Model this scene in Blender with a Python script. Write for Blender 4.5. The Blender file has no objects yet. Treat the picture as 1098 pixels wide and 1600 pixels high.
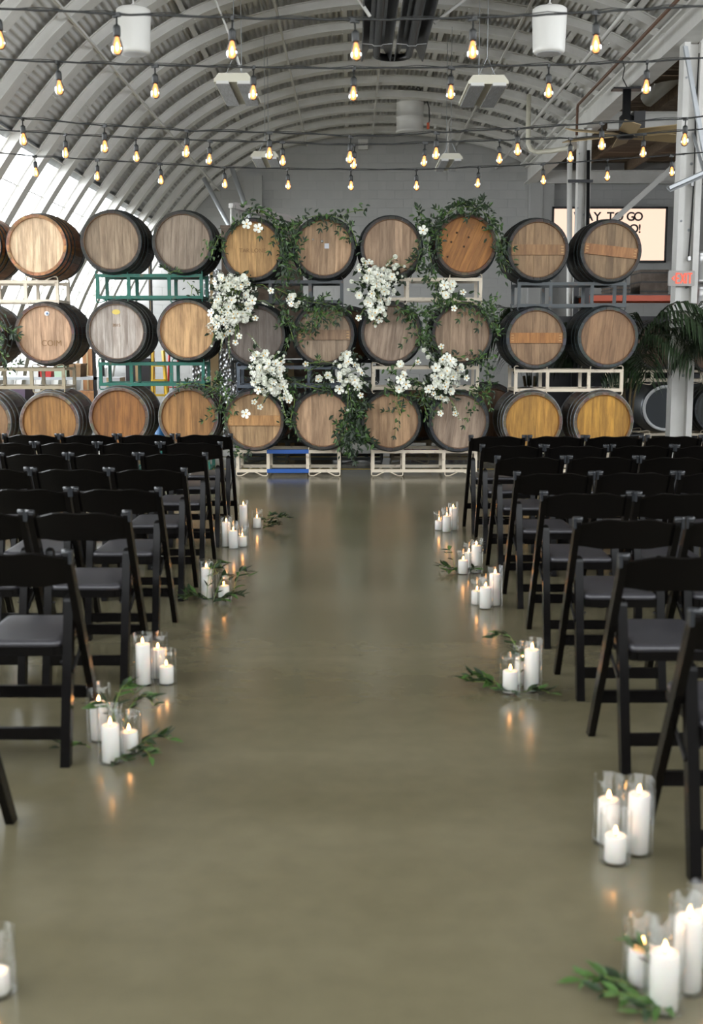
import bpy, math, random
from mathutils import Vector, Matrix, Euler
random.seed(7)
PI = math.pi
sc = bpy.context.scene
COL = sc.collection

# ------------------------------------------------------------------ camera, world, light, exposure
PITCH = math.atan(263 / 1850)
CS, CC = math.sin(PITCH), math.cos(PITCH)
EYE = 1.5
cd = bpy.data.cameras.new('camera'); cam = bpy.data.objects.new('camera', cd); COL.objects.link(cam)
cam.location = (0, 0, EYE); cam.rotation_euler = (PI / 2 - PITCH, 0, 0)
cd.sensor_fit = 'VERTICAL'; cd.sensor_height = 36; cd.sensor_width = 24.7
cd.lens = 36 * 1850 / 1600
cd.clip_start = 0.05; cd.clip_end = 300
cd.dof.use_dof = True; cd.dof.focus_distance = 13.2; cd.dof.aperture_fstop = 3.2
sc.camera = cam

w = bpy.data.worlds.new('world'); sc.world = w; w.use_nodes = True
bg = w.node_tree.nodes['Background']; bg.inputs[0].default_value = (0.93, 0.97, 1.0, 1); bg.inputs[1].default_value = 7.0

sc.view_settings.view_transform = 'Standard'; sc.view_settings.look = 'None'
sc.view_settings.gamma = 1; sc.view_settings.use_curve_mapping = False
sc.view_settings.exposure = 0.15
cy = sc.cycles
cy.max_bounces = 8; cy.diffuse_bounces = 5; cy.glossy_bounces = 4; cy.transparent_max_bounces = 24
cy.caustics_reflective = False; cy.caustics_refractive = False
cy.sample_clamp_indirect = 8

def portal(name, loc, rot, sx, sy):
    l = bpy.data.lights.new(name, 'AREA'); l.shape = 'RECTANGLE'; l.size = sx; l.size_y = sy
    l.cycles.is_portal = True
    o = bpy.data.objects.new(name, l); COL.objects.link(o); o.location = loc; o.rotation_euler = rot
portal('daylight_portal_clerestory', (1.7, -1.9, 4.7), (-PI / 2, 0, 0), 15, 3.6)  # samples sky through the opening left above the added front wall
portal('daylight_portal_side', (9.5, 5, 3.9), (0, PI / 2, 0), 3.0, 14)  # samples sky through the high openings added in the right wall
portal('daylight_portal_glazing', (-5.3, 13.0, 2.4), (0, -PI / 2 - 0.25, 0), 3.4, 30)

# ------------------------------------------------------------------ pixel helpers (used once, to survey real positions)
def ray(u, v): return (u - 549, 1850 * CC + (800 - v) * CS, (800 - v) * CC - 1850 * CS)
def on_z(u, v, z=0.0):
    a = ray(u, v); t = (z - EYE) / a[2]; return Vector((a[0] * t, a[1] * t, z))
def on_y(u, v, y):
    a = ray(u, v); t = y / a[1]; return Vector((a[0] * t, y, EYE + a[2] * t))

# ------------------------------------------------------------------ materials
MATS = {}
def mat(name, color=(.5, .5, .5), rough=.5, metal=0.0, spec=.5, noise=0.0, nscale=8.0, nstretch=(1, 1, 1),
        dark=None, bump=0.0, bscale=None, emit=None, estr=0.0, tint=False, rvar=0.0, coat=0.0, sss=0.0, dpos=(.42, .62)):
    if name in MATS: return MATS[name]
    m = bpy.data.materials.new(name); m.use_nodes = True; MATS[name] = m
    nt = m.node_tree; N = nt.nodes; L = nt.links; b = N['Principled BSDF']
    b.inputs['Base Color'].default_value = (*color, 1); b.inputs['Roughness'].default_value = rough
    b.inputs['Metallic'].default_value = metal; b.inputs['Specular IOR Level'].default_value = spec
    if coat: b.inputs['Coat Weight'].default_value = coat; b.inputs['Coat Roughness'].default_value = .12
    if sss:
        b.inputs['Subsurface Weight'].default_value = sss; b.inputs['Subsurface Radius'].default_value = (.02, .012, .008)
        b.inputs['Subsurface Scale'].default_value = 1.0
    if emit: b.inputs['Emission Color'].default_value = (*emit, 1); b.inputs['Emission Strength'].default_value = estr
    src = None
    if noise or bump or tint or rvar:
        tc = N.new('ShaderNodeTexCoord'); mp = N.new('ShaderNodeMapping'); mp.inputs['Scale'].default_value = nstretch
        L.new(tc.outputs['Object'], mp.inputs['Vector'])
        oi = N.new('ShaderNodeObjectInfo')
        ad = N.new('ShaderNodeVectorMath'); ad.operation = 'ADD'
        ml = N.new('ShaderNodeVectorMath'); ml.operation = 'SCALE'; ml.inputs['Scale'].default_value = 37.0
        cx = N.new('ShaderNodeCombineXYZ'); L.new(oi.outputs['Random'], cx.inputs[0]); L.new(oi.outputs['Random'], cx.inputs[2])
        L.new(cx.outputs[0], ml.inputs[0]); L.new(mp.outputs[0], ad.inputs[0]); L.new(ml.outputs[0], ad.inputs[1])
        ns = N.new('ShaderNodeTexNoise'); ns.inputs['Scale'].default_value = nscale; ns.inputs['Detail'].default_value = 6
        ns.inputs['Roughness'].default_value = .6
        L.new(ad.outputs[0], ns.inputs['Vector'])
        if tint:
            base = oi.outputs['Color']
        else:
            rg = N.new('ShaderNodeRGB'); rg.outputs[0].default_value = (*color, 1); base = rg.outputs[0]
        if noise:
            mr = N.new('ShaderNodeMapRange'); mr.inputs['From Min'].default_value = dpos[0]; mr.inputs['From Max'].default_value = dpos[1]
            mr.inputs['To Min'].default_value = noise; mr.inputs['To Max'].default_value = 0
            L.new(ns.outputs['Fac'], mr.inputs['Value'])
            mx = N.new('ShaderNodeMix'); mx.data_type = 'RGBA'
            L.new(mr.outputs[0], mx.inputs['Factor']); L.new(base, mx.inputs['A'])
            if dark is None:
                hs = N.new('ShaderNodeMix'); hs.data_type = 'RGBA'; hs.blend_type = 'MULTIPLY'; hs.inputs['Factor'].default_value = 1
                L.new(base, hs.inputs['A']); hs.inputs['B'].default_value = (.35, .3, .26, 1); L.new(hs.outputs['Result'], mx.inputs['B'])
            else: mx.inputs['B'].default_value = (*dark, 1)
            base = mx.outputs['Result']
        if rvar:
            h = N.new('ShaderNodeHueSaturation'); mr2 = N.new('ShaderNodeMapRange')
            mr2.inputs['To Min'].default_value = 1 - rvar; mr2.inputs['To Max'].default_value = 1 + rvar
            L.new(oi.outputs['Random'], mr2.inputs['Value']); L.new(mr2.outputs[0], h.inputs['Value']); L.new(base, h.inputs['Color'])
            base = h.outputs[0]
        if name == 'head_oak':
            n3 = N.new('ShaderNodeTexNoise'); n3.inputs['Scale'].default_value = 3.2; n3.inputs['Detail'].default_value = 7; n3.inputs['Roughness'].default_value = .65
            L.new(ad.outputs[0], n3.inputs['Vector']); ad2 = N.new('ShaderNodeMapRange'); ad2.inputs['From Min'].default_value = .36; ad2.inputs['From Max'].default_value = .56
            ad2.inputs['To Min'].default_value = .5; ad2.inputs['To Max'].default_value = 0; L.new(n3.outputs['Fac'], ad2.inputs['Value'])
            ms = N.new('ShaderNodeMix'); ms.data_type = 'RGBA'; ms.blend_type = 'MULTIPLY'; L.new(ad2.outputs[0], ms.inputs['Factor']); L.new(base, ms.inputs['A']); ms.inputs['B'].default_value = (.38, .30, .25, 1); base = ms.outputs['Result']
        L.new(base, b.inputs['Base Color'])
        if bump:
            bp = N.new('ShaderNodeBump'); bp.inputs['Strength'].default_value = bump; bp.inputs['Distance'].default_value = .01
            L.new(ns.outputs['Fac'], bp.inputs['Height']); L.new(bp.outputs[0], b.inputs['Normal'])
    return m

def glass_mat():
    m = bpy.data.materials.new('clear_glass'); m.use_nodes = True; nt = m.node_tree; N = nt.nodes; L = nt.links
    N.remove(N['Principled BSDF']); out = N['Material Output']
    t = N.new('ShaderNodeBsdfTransparent'); t.inputs[0].default_value = (.995, .998, .995, 1)
    g = N.new('ShaderNodeBsdfGlossy'); g.inputs['Roughness'].default_value = .03
    lw = N.new('ShaderNodeLayerWeight'); lw.inputs['Blend'].default_value = .5
    pw = N.new('ShaderNodeMath'); pw.operation = 'POWER'; pw.inputs[1].default_value = 3.2; L.new(lw.outputs['Facing'], pw.inputs[0])
    mr = N.new('ShaderNodeMapRange'); mr.inputs['To Min'].default_value = .035; mr.inputs['To Max'].default_value = .5
    L.new(pw.outputs[0], mr.inputs['Value'])
    mx = N.new('ShaderNodeMixShader'); L.new(mr.outputs[0], mx.inputs[0]); L.new(t.outputs[0], mx.inputs[1]); L.new(g.outputs[0], mx.inputs[2])
    L.new(mx.outputs[0], out.inputs[0]); return m
GLASS = glass_mat()

def floor_mat():
    m = bpy.data.materials.new('sealed_concrete'); m.use_nodes = True; nt = m.node_tree; N = nt.nodes; L = nt.links; b = N['Principled BSDF']
    tc = N.new('ShaderNodeTexCoord')
    n1 = N.new('ShaderNodeTexNoise'); n1.inputs['Scale'].default_value = .7; n1.inputs['Detail'].default_value = 8
    n2 = N.new('ShaderNodeTexNoise'); n2.inputs['Scale'].default_value = 9; n2.inputs['Detail'].default_value = 8
    mp = N.new('ShaderNodeMapping'); mp.inputs['Scale'].default_value = (.5, 1.6, 1)
    L.new(tc.outputs['Object'], mp.inputs[0]); L.new(mp.outputs[0], n1.inputs[0]); L.new(tc.outputs['Object'], n2.inputs[0])
    r = N.new('ShaderNodeValToRGB'); r.color_ramp.elements[0].position = .35; r.color_ramp.elements[1].position = .68
    r.color_ramp.elements[0].color = (.108, .095, .055, 1); r.color_ramp.elements[1].color = (.150, .133, .083, 1)
    L.new(n1.outputs['Fac'], r.inputs[0])
    mx = N.new('ShaderNodeMix'); mx.data_type = 'RGBA'; mx.blend_type = 'OVERLAY'; mx.inputs['Factor'].default_value = .16
    L.new(r.outputs[0], mx.inputs['A']); L.new(n2.outputs['Fac'], mx.inputs['B']); L.new(mx.outputs['Result'], b.inputs['Base Color'])
    mr = N.new('ShaderNodeMapRange'); mr.inputs['To Min'].default_value = .13; mr.inputs['To Max'].default_value = .27
    L.new(n1.outputs['Fac'], mr.inputs[0]); L.new(mr.outputs[0], b.inputs['Roughness'])
    bp = N.new('ShaderNodeBump'); bp.inputs['Strength'].default_value = .05; bp.inputs['Distance'].default_value = .01
    L.new(n2.outputs['Fac'], bp.inputs['Height']); L.new(bp.outputs[0], b.inputs['Normal'])
    return m

def screen_mat(name, col, s):
    return mat(name, (.05, .05, .05), .4, emit=col, estr=s)

M_FLOOR = floor_mat()
M_WHITE = mat('white_painted_steel', (.72, .71, .68), .5, noise=.35, nscale=3, dark=(.55, .54, .51))
M_SHEET = mat('white_corrugated_sheet', (.68, .67, .645), .5, noise=.5, nscale=2.2, dark=(.52, .51, .49))
M_WALL = mat('painted_block', (.44, .44, .43), .75, noise=.5, nscale=1.5, dark=(.38, .38, .375), bump=.15, rvar=.02)
M_MORTAR = mat('mortar', (.40, .40, .395), .9)
M_WOODCEIL = mat('rough_ceiling_plank', (.17, .12, .075), .8, noise=.6, nscale=6, nstretch=(.3, 3, 3), rvar=.25)
M_BLACKPAINT = mat('black_gloss_paint', (.003, .0027, .0027), .27, spec=.15, noise=.4, nscale=5, dark=(.005, .004, .0035), rvar=.2)
M_SEAT = mat('black_vinyl_pad', (.032, .031, .036), .34, spec=.6, bump=.1, nscale=120)
M_DARKMETAL = mat('dark_metal', (.03, .03, .032), .35, metal=.7)
M_STEEL = mat('brushed_steel', (.62, .63, .64), .38, metal=.7, noise=.4, nscale=4)
M_GALV = mat('galvanised_conduit', (.42, .44, .46), .4, metal=.5)
M_STAVE = mat('stave_oak', tint=True, rough=.55, noise=.75, nscale=5, nstretch=(3, .7, 3), rvar=.28, bump=.3)
M_HEAD = mat('head_oak', tint=True, rough=.6, noise=.5, nscale=9, nstretch=(3.5, 1, .45), rvar=.12, bump=.12, dpos=(.38, .6))
M_HOOP = mat('galvanised_hoop', tint=True, rough=.38, metal=.75, noise=.6, nscale=9, bump=.1)
M_RACK = mat('rack_paint', tint=True, rough=.45, noise=.5, nscale=14, dpos=(.30, .42), dark=(.18, .08, .03))
M_LEAF = mat('dark_leaf', (.018, .040, .012), .5, noise=.8, nscale=11, dark=(.007, .018, .005), dpos=(.4, .6), rvar=.2)
M_LEAF2 = mat('fresh_leaf', (.055, .115, .024), .45, noise=.5, nscale=12, dark=(.05, .12, .025), rvar=.2)
M_STEM = mat('green_stem', (.16, .24, .05), .5)
M_PETAL = mat('white_petal', (.84, .85, .78), .55, rvar=.05, noise=.25, nscale=25, dark=(.70, .74, .58))
M_CENTRE = mat('yellow_stamen', (.75, .42, .03), .6)
M_WAX = mat('white_wax', (.80, .77, .73), .4, sss=.3)
M_WICK = mat('burnt_wick', (.02, .015, .012), .9)
M_FLAME = mat('flame', (.1, .05, .02), .5, emit=(1, .42, .12), estr=42)
M_CABLE = mat('black_rubber', (.012, .013, .013), .5)
M_BULB = mat('amber_glass', (.8, .3, .1), .12, emit=(1, .40, .13), estr=3.0)
M_FILAMENT = mat('filament', (.2, .1, .05), .5, emit=(1, .66, .32), estr=20)
M_WPLASTIC = mat('white_plastic', (.66, .65, .62), .4)
M_CREAMPL = mat('cream_enamel', (.66, .63, .52), .45)
M_LENS = mat('ribbed_diffuser', (.36, .36, .37), .25, noise=.4, nscale=30, nstretch=(6, .2, 1))
M_BLUE = mat('blue_tape', (.015, .09, .36), .5)
M_PALM = mat('palm_leaf', (.020, .040, .014), .4, noise=.6, nscale=8, dark=(.010, .018, .007), rvar=.3)
M_POT = mat('black_plastic_pot', (.015, .015, .016), .5)
M_TRUNK = mat('fibrous_trunk', (.16, .12, .06), .85, noise=.7, nscale=8, nstretch=(4, 4, .5), bump=.6)

# ------------------------------------------------------------------ mesh helpers
class MB:
    def __init__(s): s.v = []; s.f = []; s.mi = []; s.m = 0; s.sm = []
    def face(s, idx, smooth=False): s.f.append(idx); s.mi.append(s.m); s.sm.append(smooth)
    def box(s, c, d, rot=None):
        x, y, z = d[0] / 2, d[1] / 2, d[2] / 2; n = len(s.v); R = rot
        for p in ((-x, -y, -z), (x, -y, -z), (x, y, -z), (-x, y, -z), (-x, -y, z), (x, -y, z), (x, y, z), (-x, y, z)):
            q = Vector(p)
            if R is not None: q = R @ q
            s.v.append((q.x + c[0], q.y + c[1], q.z + c[2]))
        for f in ((0, 3, 2, 1), (4, 5, 6, 7), (0, 1, 5, 4), (1, 2, 6, 5), (2, 3, 7, 6), (3, 0, 4, 7)): s.face(tuple(n + i for i in f))
        return s
    def bar(s, a, b, wx, wy, up=(0, 0, 1)):
        a = Vector(a); b = Vector(b); d = b - a; L = d.length; d.normalize()
        u = Vector(up); sx = d.cross(u)
        if sx.length < 1e-4: sx = d.cross(Vector((0, 1, 0)))
        sx.normalize(); sy = sx.cross(d)
        R = Matrix((sx, d, sy)).transposed()
        return s.box((a + b) / 2, (wx, L, wy), R)
    def tube(s, pts, r, seg=8, cap=True, radii=None):
        pts = [Vector(p) for p in pts]; n0 = len(s.v); k = len(pts); prev = None
        for i, p in enumerate(pts):
            t = (pts[min(i + 1, k - 1)] - pts[max(i - 1, 0)]).normalized()
            if prev is None:
                a = Vector((0, 0, 1)) if abs(t.z) < .9 else Vector((1, 0, 0)); u = t.cross(a).normalized()
            else: u = (prev - t * prev.dot(t)).normalized()
            prev = u; w_ = t.cross(u); rr = radii[i] if radii else r
            for j in range(seg):
                a = 2 * PI * j / seg; q = p + (u * math.cos(a) + w_ * math.sin(a)) * rr; s.v.append(tuple(q))
        for i in range(k - 1):
            for j in range(seg):
                a = n0 + i * seg + j; b = n0 + i * seg + (j + 1) % seg; s.face((a, b, b + seg, a + seg), True)
        if cap:
            s.face(tuple(n0 + j for j in reversed(range(seg)))); s.face(tuple(n0 + (k - 1) * seg + j for j in range(seg)))
        return s
    def lathe(s, prof, seg=20, c=(0, 0, 0), axis='z', closed=False, smooth=True, cap=True):
        n0 = len(s.v); k = len(prof)
        for r, h in prof:
            for j in range(seg):
                a = 2 * PI * j / seg
                if axis == 'z': s.v.append((c[0] + r * math.cos(a), c[1] + r * math.sin(a), c[2] + h))
                else: s.v.append((c[0] + r * math.sin(a), c[1] + h, c[2] + r * math.cos(a)))
        for i in range(k if closed else k - 1):
            i2 = (i + 1) % k
            for j in range(seg):
                j2 = (j + 1) % seg; s.face((n0 + i * seg + j, n0 + i * seg + j2, n0 + i2 * seg + j2, n0 + i2 * seg + j), smooth)
        if cap and not closed:
            if prof[0][0] > 1e-5: s.face(tuple(n0 + j for j in reversed(range(seg))))
            if prof[-1][0] > 1e-5: s.face(tuple(n0 + (k - 1) * seg + j for j in range(seg)))
        return s
    def prism(s, poly, axis, a0, a1):
        n = len(s.v); k = len(poly)
        for a in (a0, a1):
            for p, q in poly: s.v.append({'x': (a, p, q), 'y': (p, a, q), 'z': (p, q, a)}[axis])
        s.face(tuple(n + i for i in reversed(range(k)))); s.face(tuple(n + k + i for i in range(k)))
        for i in range(k): j = (i + 1) % k; s.face((n + i, n + j, n + k + j, n + k + i))
        return s
    def leaf(s, p, d, nrm, L, W, fold=.25, smooth=False):
        d = Vector(d).normalized(); nrm = Vector(nrm); sd = d.cross(nrm)
        if sd.length < 1e-3: sd = d.cross(Vector((.3, .8, .5)))
        sd.normalize(); up = sd.cross(d); p = Vector(p); n = len(s.v)
        m1 = p + d * L * .35; m2 = p + d * L * .7 - up * L * .03; e = p + d * L - up * L * .10
        h = up * W * fold
        for q in (p, m1 + sd * W * .5 + h, m1, m1 - sd * W * .5 + h, m2 + sd * W * .38 + h * .8, m2, m2 - sd * W * .38 + h * .8, e): s.v.append(tuple(q))
        for f in ((0, 2, 1), (0, 3, 2), (1, 2, 5, 4), (2, 3, 6, 5), (4, 5, 7), (5, 6, 7)): s.face(tuple(n + i for i in f), smooth)
        return s
    def mesh(s, name, mats, fix=False):
        me = bpy.data.meshes.new(name); me.from_pydata(s.v, [], s.f)
        if not isinstance(mats, (list, tuple)): mats = [mats]
        for m in mats: me.materials.append(m)
        me.polygons.foreach_set('material_index', s.mi); me.polygons.foreach_set('use_smooth', s.sm)
        me.update(); 
        if fix:
            import bmesh
            bm = bmesh.new(); bm.from_mesh(me); bmesh.ops.recalc_face_normals(bm, faces=bm.faces); bm.to_mesh(me); bm.free()
        return me
    def build(s, name, mats, parent=None, loc=None, rot=None, fix=False):
        return put(name, s.mesh(name, mats, fix), parent, loc, rot)

def put(name, me, parent=None, loc=None, rot=None, color=None):
    o = bpy.data.objects.new(name, me); COL.objects.link(o)
    if parent: o.parent = parent
    if loc is not None: o.location = loc
    if rot is not None: o.rotation_euler = rot
    if color: o.color = (*color, 1)
    return o
def thing(name, label, cat, loc=(0, 0, 0), rot=(0, 0, 0), group=None):
    o = bpy.data.objects.new(name, None); COL.objects.link(o); o.location = loc; o.rotation_euler = rot
    o.empty_display_size = .1
    o['label'] = label; o['category'] = cat
    if group: o['group'] = group
    return o
def tag(o, label, cat, group=None):
    o['label'] = label; o['category'] = cat
    if group: o['group'] = group
    return o
def struct(o, label=None):
    o['kind'] = 'structure'
    if label: o['label'] = label
    return o
def sroot(name, loc=(0, 0, 0)):
    o = bpy.data.objects.new(name, None); COL.objects.link(o); o.location = loc; o['kind'] = 'structure'; return o
def copy_tree(o, parent=None):
    c = o.copy(); COL.objects.link(c)
    if parent: c.parent = parent
    for ch in list(o.children): copy_tree(ch, c)
    return c
ORD = ['zeroth', 'first', 'second', 'third', 'fourth', 'fifth', 'sixth', 'seventh', 'eighth', 'ninth', 'tenth', 'eleventh']

# ------------------------------------------------------------------ building shell
YB, YF = 28.0, -2.0           # back wall, open front
BX = 4.09                     # eaves beam
PROF = [(4.10, 5.42), (3.3, 5.80), (2.4, 6.02), (1.5, 6.14), (.6, 6.18), (-.5, 6.09), (-1.5, 5.86), (-2.3, 5.52), (-3.05, 5.0),
        (-3.68, 4.34), (-4.3, 3.5), (-4.95, 2.4), (-5.4, 1.2), (-5.6, 0)]
def smooth_profile(P, n=8):
    out = []
    for i in range(len(P) - 1):
        p0 = Vector(P[max(i - 1, 0)]); p1 = Vector(P[i]); p2 = Vector(P[i + 1]); p3 = Vector(P[min(i + 2, len(P) - 1)])
        for k in range(n):
            t = k / n
            out.append(.5 * ((2 * p1) + (-p0 + p2) * t + (2 * p0 - 5 * p1 + 4 * p2 - p3) * t * t + (-p0 + 3 * p1 - 3 * p2 + p3) * t ** 3))
    out.append(Vector(P[-1])); return out
PR = smooth_profile(PROF)
def prof_off(off, pts=PR):
    out = []
    for i, p in enumerate(pts):
        t = (pts[min(i + 1, len(pts) - 1)] - pts[max(i - 1, 0)]).normalized()
        out.append(Vector((p.x + t.y * off, p.y - t.x * off)) if False else Vector((p.x - (-t.y) * 0 + off * (t.y) * 1, p.y - off * t.x)))
    return out
# outward normal: travelling right-to-left, tangent (-1,0) at the apex, outward is +z
P_rib_in = prof_off(0.0); P_rib_out = prof_off(.125); P_sheet = prof_off(.205)
def xs_at_z(pts, z):
    for a, b in zip(pts, pts[1:]):
        if a.y >= z >= b.y and a.x < 0: return a.x + (b.x - a.x) * (a.y - z) / max(1e-6, a.y - b.y)
def z_at_x(pts, x):
    for a, b in zip(pts, pts[1:]):
        if a.x >= x >= b.x: return a.y + (b.y - a.y) * (a.x - x) / max(1e-6, a.x - b.x)
    return 0

fl = MB(); fl.box((2, 10, -.1), (26, 60, .2)); floor = struct(fl.build('floor', M_FLOOR))
ceiling = sroot('ceiling')
def sweep(mb, pin, pout, y0, y1):
    n = len(mb.v); k = len(pin)
    for a, b in zip(pin, pout):
        for q, y in ((a, y0), (a, y1), (b, y1), (b, y0)): mb.v.append((q.x, y, q.y))
    for i in range(k - 1):
        for j in range(4):
            j2 = (j + 1) % 4; mb.face((n + i * 4 + j, n + i * 4 + j2, n + i * 4 + 4 + j2, n + i * 4 + 4 + j))
    mb.face((n, n + 3, n + 2, n + 1)); e = n + (k - 1) * 4; mb.face((e, e + 1, e + 2, e + 3))
RS = 1.26
rib = MB()
sweep(rib, P_rib_in, prof_off(.018), -.125, .125)
sweep(rib, prof_off(.018), prof_off(.11), -.10, -.085); sweep(rib, prof_off(.018), prof_off(.11), .085, .10)
sweep(rib, prof_off(.11), P_rib_out, -.125, .125)
# splice plates with bolts on the flange
for i in range(6, len(PR) - 8, 16):
    p = PR[i]; t = (PR[i + 1] - PR[i]).normalized(); nrm = Vector((t.y, -t.x))
    for s_ in (-.09, .09):
        q = p + t * s_ - nrm * .004
        rib.lathe([(.001, 0), (.016, .0), (.016, .008), (.001, .012)], 6, (q.x, -.05, q.y - .01)); rib.lathe([(.001, 0), (.016, .0), (.016, .008), (.001, .012)], 6, (q.x, .05, q.y - .01))
rib_me = rib.mesh('rib', M_WHITE, True)
RY = []
y = 27.45
while y > YF: RY.append(y); y -= RS
for y in RY: put('rib', rib_me, ceiling, (0, y, 0))
# corrugated sheets between the ribs (down to the glazing line), corrugations running lengthwise
ZG = 4.02
arc = []; acc = 0; step = .019; last = P_sheet[0]; seg_pts = [last.copy()]; 
dense = []
for a, b in zip(P_sheet, P_sheet[1:]):
    L_ = (b - a).length; n_ = max(1, int(L_ / step))
    for k in range(n_): dense.append(a + (b - a) * k / n_)
sheet_pts = []
acc = 0
for i in range(1, len(dense)):
    t = (dense[i] - dense[i - 1]); acc += t.length; t.normalize(); nrm = Vector((t.y, -t.x))
    if dense[i].y < ZG + .05 and dense[i].x < 0: break
    sheet_pts.append(dense[i] + nrm * (.021 * math.sin(acc / .086 * 2 * PI)))
sh = MB(); n = 0
for p in sheet_pts: sh.v += [(p.x, -RS / 2, p.y), (p.x, RS / 2, p.y)]
for i in range(len(sheet_pts) - 1): sh.face((2 * i, 2 * i + 1, 2 * i + 3, 2 * i + 2), True)
sh_me = sh.mesh('corrugated_sheet', M_SHEET)
for y in RY: put('corrugated_sheet', sh_me, ceiling, (0, y + RS / 2 - .0, 0))
# opaque roof deck just above the sheets
deck = MB(); P1 = [p for p in prof_off(.24) if not (p.y < ZG and p.x < 0)]; P2 = [p for p in prof_off(.27) if not (p.y < ZG and p.x < 0)]
sweep(deck, P1, P2, YF, YB + .3); deck.build('roof_deck', M_WHITE, ceiling)
# purlins: above the ribs, and thin braces under them
def along(pts, ratio):
    best = min(pts, key=lambda p: abs(math.atan2(p.x, p.y - EYE) - math.atan2(ratio, 1))); return best
for r in (-.52, -.36, -.02, .30, .40, .62, .74, .88):
    i = P_rib_in.index(along(P_rib_in, r)); p = prof_off(.16)[i]
    ang = math.atan2(PR[min(i + 1, len(PR) - 1)].y - PR[i].y, PR[min(i + 1, len(PR) - 1)].x - PR[i].x)
    m = MB(); m.box((0, 0, 0), (.07, YB - YF, .06), Euler((0, -ang, 0)).to_matrix()); m.build('purlin', M_WHITE, ceiling, (p.x, (YB + YF) / 2, p.y))
for r in (-.88, -.22, .113, .53):
    i = P_rib_in.index(along(P_rib_in, r)); p = prof_off(-.02)[i]
    m = MB(); m.box((0, 0, 0), (.03, YB - YF, .03)); m.build('ceiling_brace', M_WHITE, ceiling, (p.x, (YB + YF) / 2, p.y))
# eave flashing strip at the glazing head
xg = xs_at_z(P_sheet, ZG)
m = MB(); m.box((xg + .02, (YB + YF) / 2, ZG + .02), (.16, YB - YF, .10), Euler((0, .9, 0)).to_matrix()); m.build('glazing_head_rail', M_GALV, ceiling)

# side glazing, one window per bay
P_gl = prof_off(.09)
gl = [p for p in P_gl if p.x < 0 and .95 <= p.y <= ZG + .05]
pane = MB()
for p in gl: pane.v += [(p.x, -RS / 2 + .1, p.y), (p.x, RS / 2 - .1, p.y)]
for i in range(len(gl) - 1): pane.face((2 * i, 2 * i + 1, 2 * i + 3, 2 * i + 2))
pane_me = pane.mesh('window_pane', GLASS)
bar = MB()
for i in range(0, len(gl), 4): bar.box((gl[i].x, 0, gl[i].y), (.014, RS - .2, .012))
bar_me = bar.mesh('window_bars', M_WHITE)
wn = 0
for y in RY[:-1]:
    wn += 1
    o = struct(put('window_%d' % wn, pane_me, None, (0, y - RS / 2, 0))); put('window_bar', bar_me, o)
# low side wall below the glazing
wl = MB(); x0 = xs_at_z(P_rib_out, .5); wl.box((x0 - .12, (YB + YF) / 2, .47), (.15, YB - YF, .96)); struct(wl.build('wall_left', M_WALL))
rw = MB(); rw.box((2, YF, 1.35), (15.4, .2, 2.7)); struct(rw.build('wall_front_added', M_WALL))  # unseen wall added to keep low daylight off the chair backs
wr = MB(); wr.box((9.6, 20, 2.8), (.2, 16, 5.6)); wr.box((9.6, 5, 1.2), (.2, 14, 2.4))  # unseen high openings near the camera, added to throw daylight onto the vault
for yy in (-2, 1.5, 5, 8.5): wr.box((9.6, yy, 4), (.2, .25, 3.2))
wr.box((9.6, 5, 5.5), (.2, 14, .2)); struct(wr.build('wall_right', M_WALL))

# back wall: real blocks where it shows, joined blocks elsewhere
wallb = sroot('wall_back', (0, YB, 0))
m = MB()
pw = [p for p in prof_off(.3)]
poly = [(p.x, p.y) for p in pw] + [(9.6, 0), (9.6, 5.6), (4.3, 5.6)]
m.prism([(q[0], q[1]) for q in poly], 'y', .006, .26); m.build('wall_core', M_MORTAR, wallb, fix=True)
bl = MB(); bw, bh = .396, .196; e = .003
n0 = 0
bl.v = [(-bw / 2, .06, -bh / 2), (bw / 2, .06, -bh / 2), (bw / 2, .06, bh / 2), (-bw / 2, .06, bh / 2),
        (-bw / 2, .002, -bh / 2), (bw / 2, .002, -bh / 2), (bw / 2, .002, bh / 2), (-bw / 2, .002, bh / 2),
        (-bw / 2 + e, 0, -bh / 2 + e), (bw / 2 - e, 0, -bh / 2 + e), (bw / 2 - e, 0, bh / 2 - e), (-bw / 2 + e, 0, bh / 2 - e)]
for a in (0, 4):
    for j in range(4):
        j2 = (j + 1) % 4; bl.face((a + j, a + j2, a + 4 + j2, a + 4 + j))
bl.face((8, 9, 10, 11))
bl_me = bl.mesh('block', M_WALL, True)
rest = MB(); nb = 0
for r in range(31):
    for c in range(-13, 24):
        x = c * .4 + (.2 if r % 2 else 0); z = .1 + r * .2
        inside = (z + .1 < z_at_x(prof_off(.3), x) if x < 4.1 else z + .1 < 5.6) and x < 9.4
        if not inside: continue
        if z > 4.45 and -3.6 < x < 8.6 and nb < 296:
            put('block', bl_me, wallb, (x, 0, z)); nb += 1
        else:
            b0 = len(rest.v); rest.v += [(v[0] + x, v[1], v[2] + z) for v in bl.v]
            for f in bl.f: rest.face(tuple(b0 + i for i in f))
o = rest.build('blockwork', M_WALL, wallb, fix=True); o['kind'] = 'stuff'
# pilasters
for i, (x, wd, z1) in enumerate(((4.35, .55, 5.2), (-2.25, .42, 5.3))):
    m = MB(); m.box((x, YB - .12, z1 / 2), (wd, .24, z1)); m.box((x, YB - .25, z1 / 2), (.03, .02, z1)); struct(m.build('trim_%d' % (i + 1), M_WALL))

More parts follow.
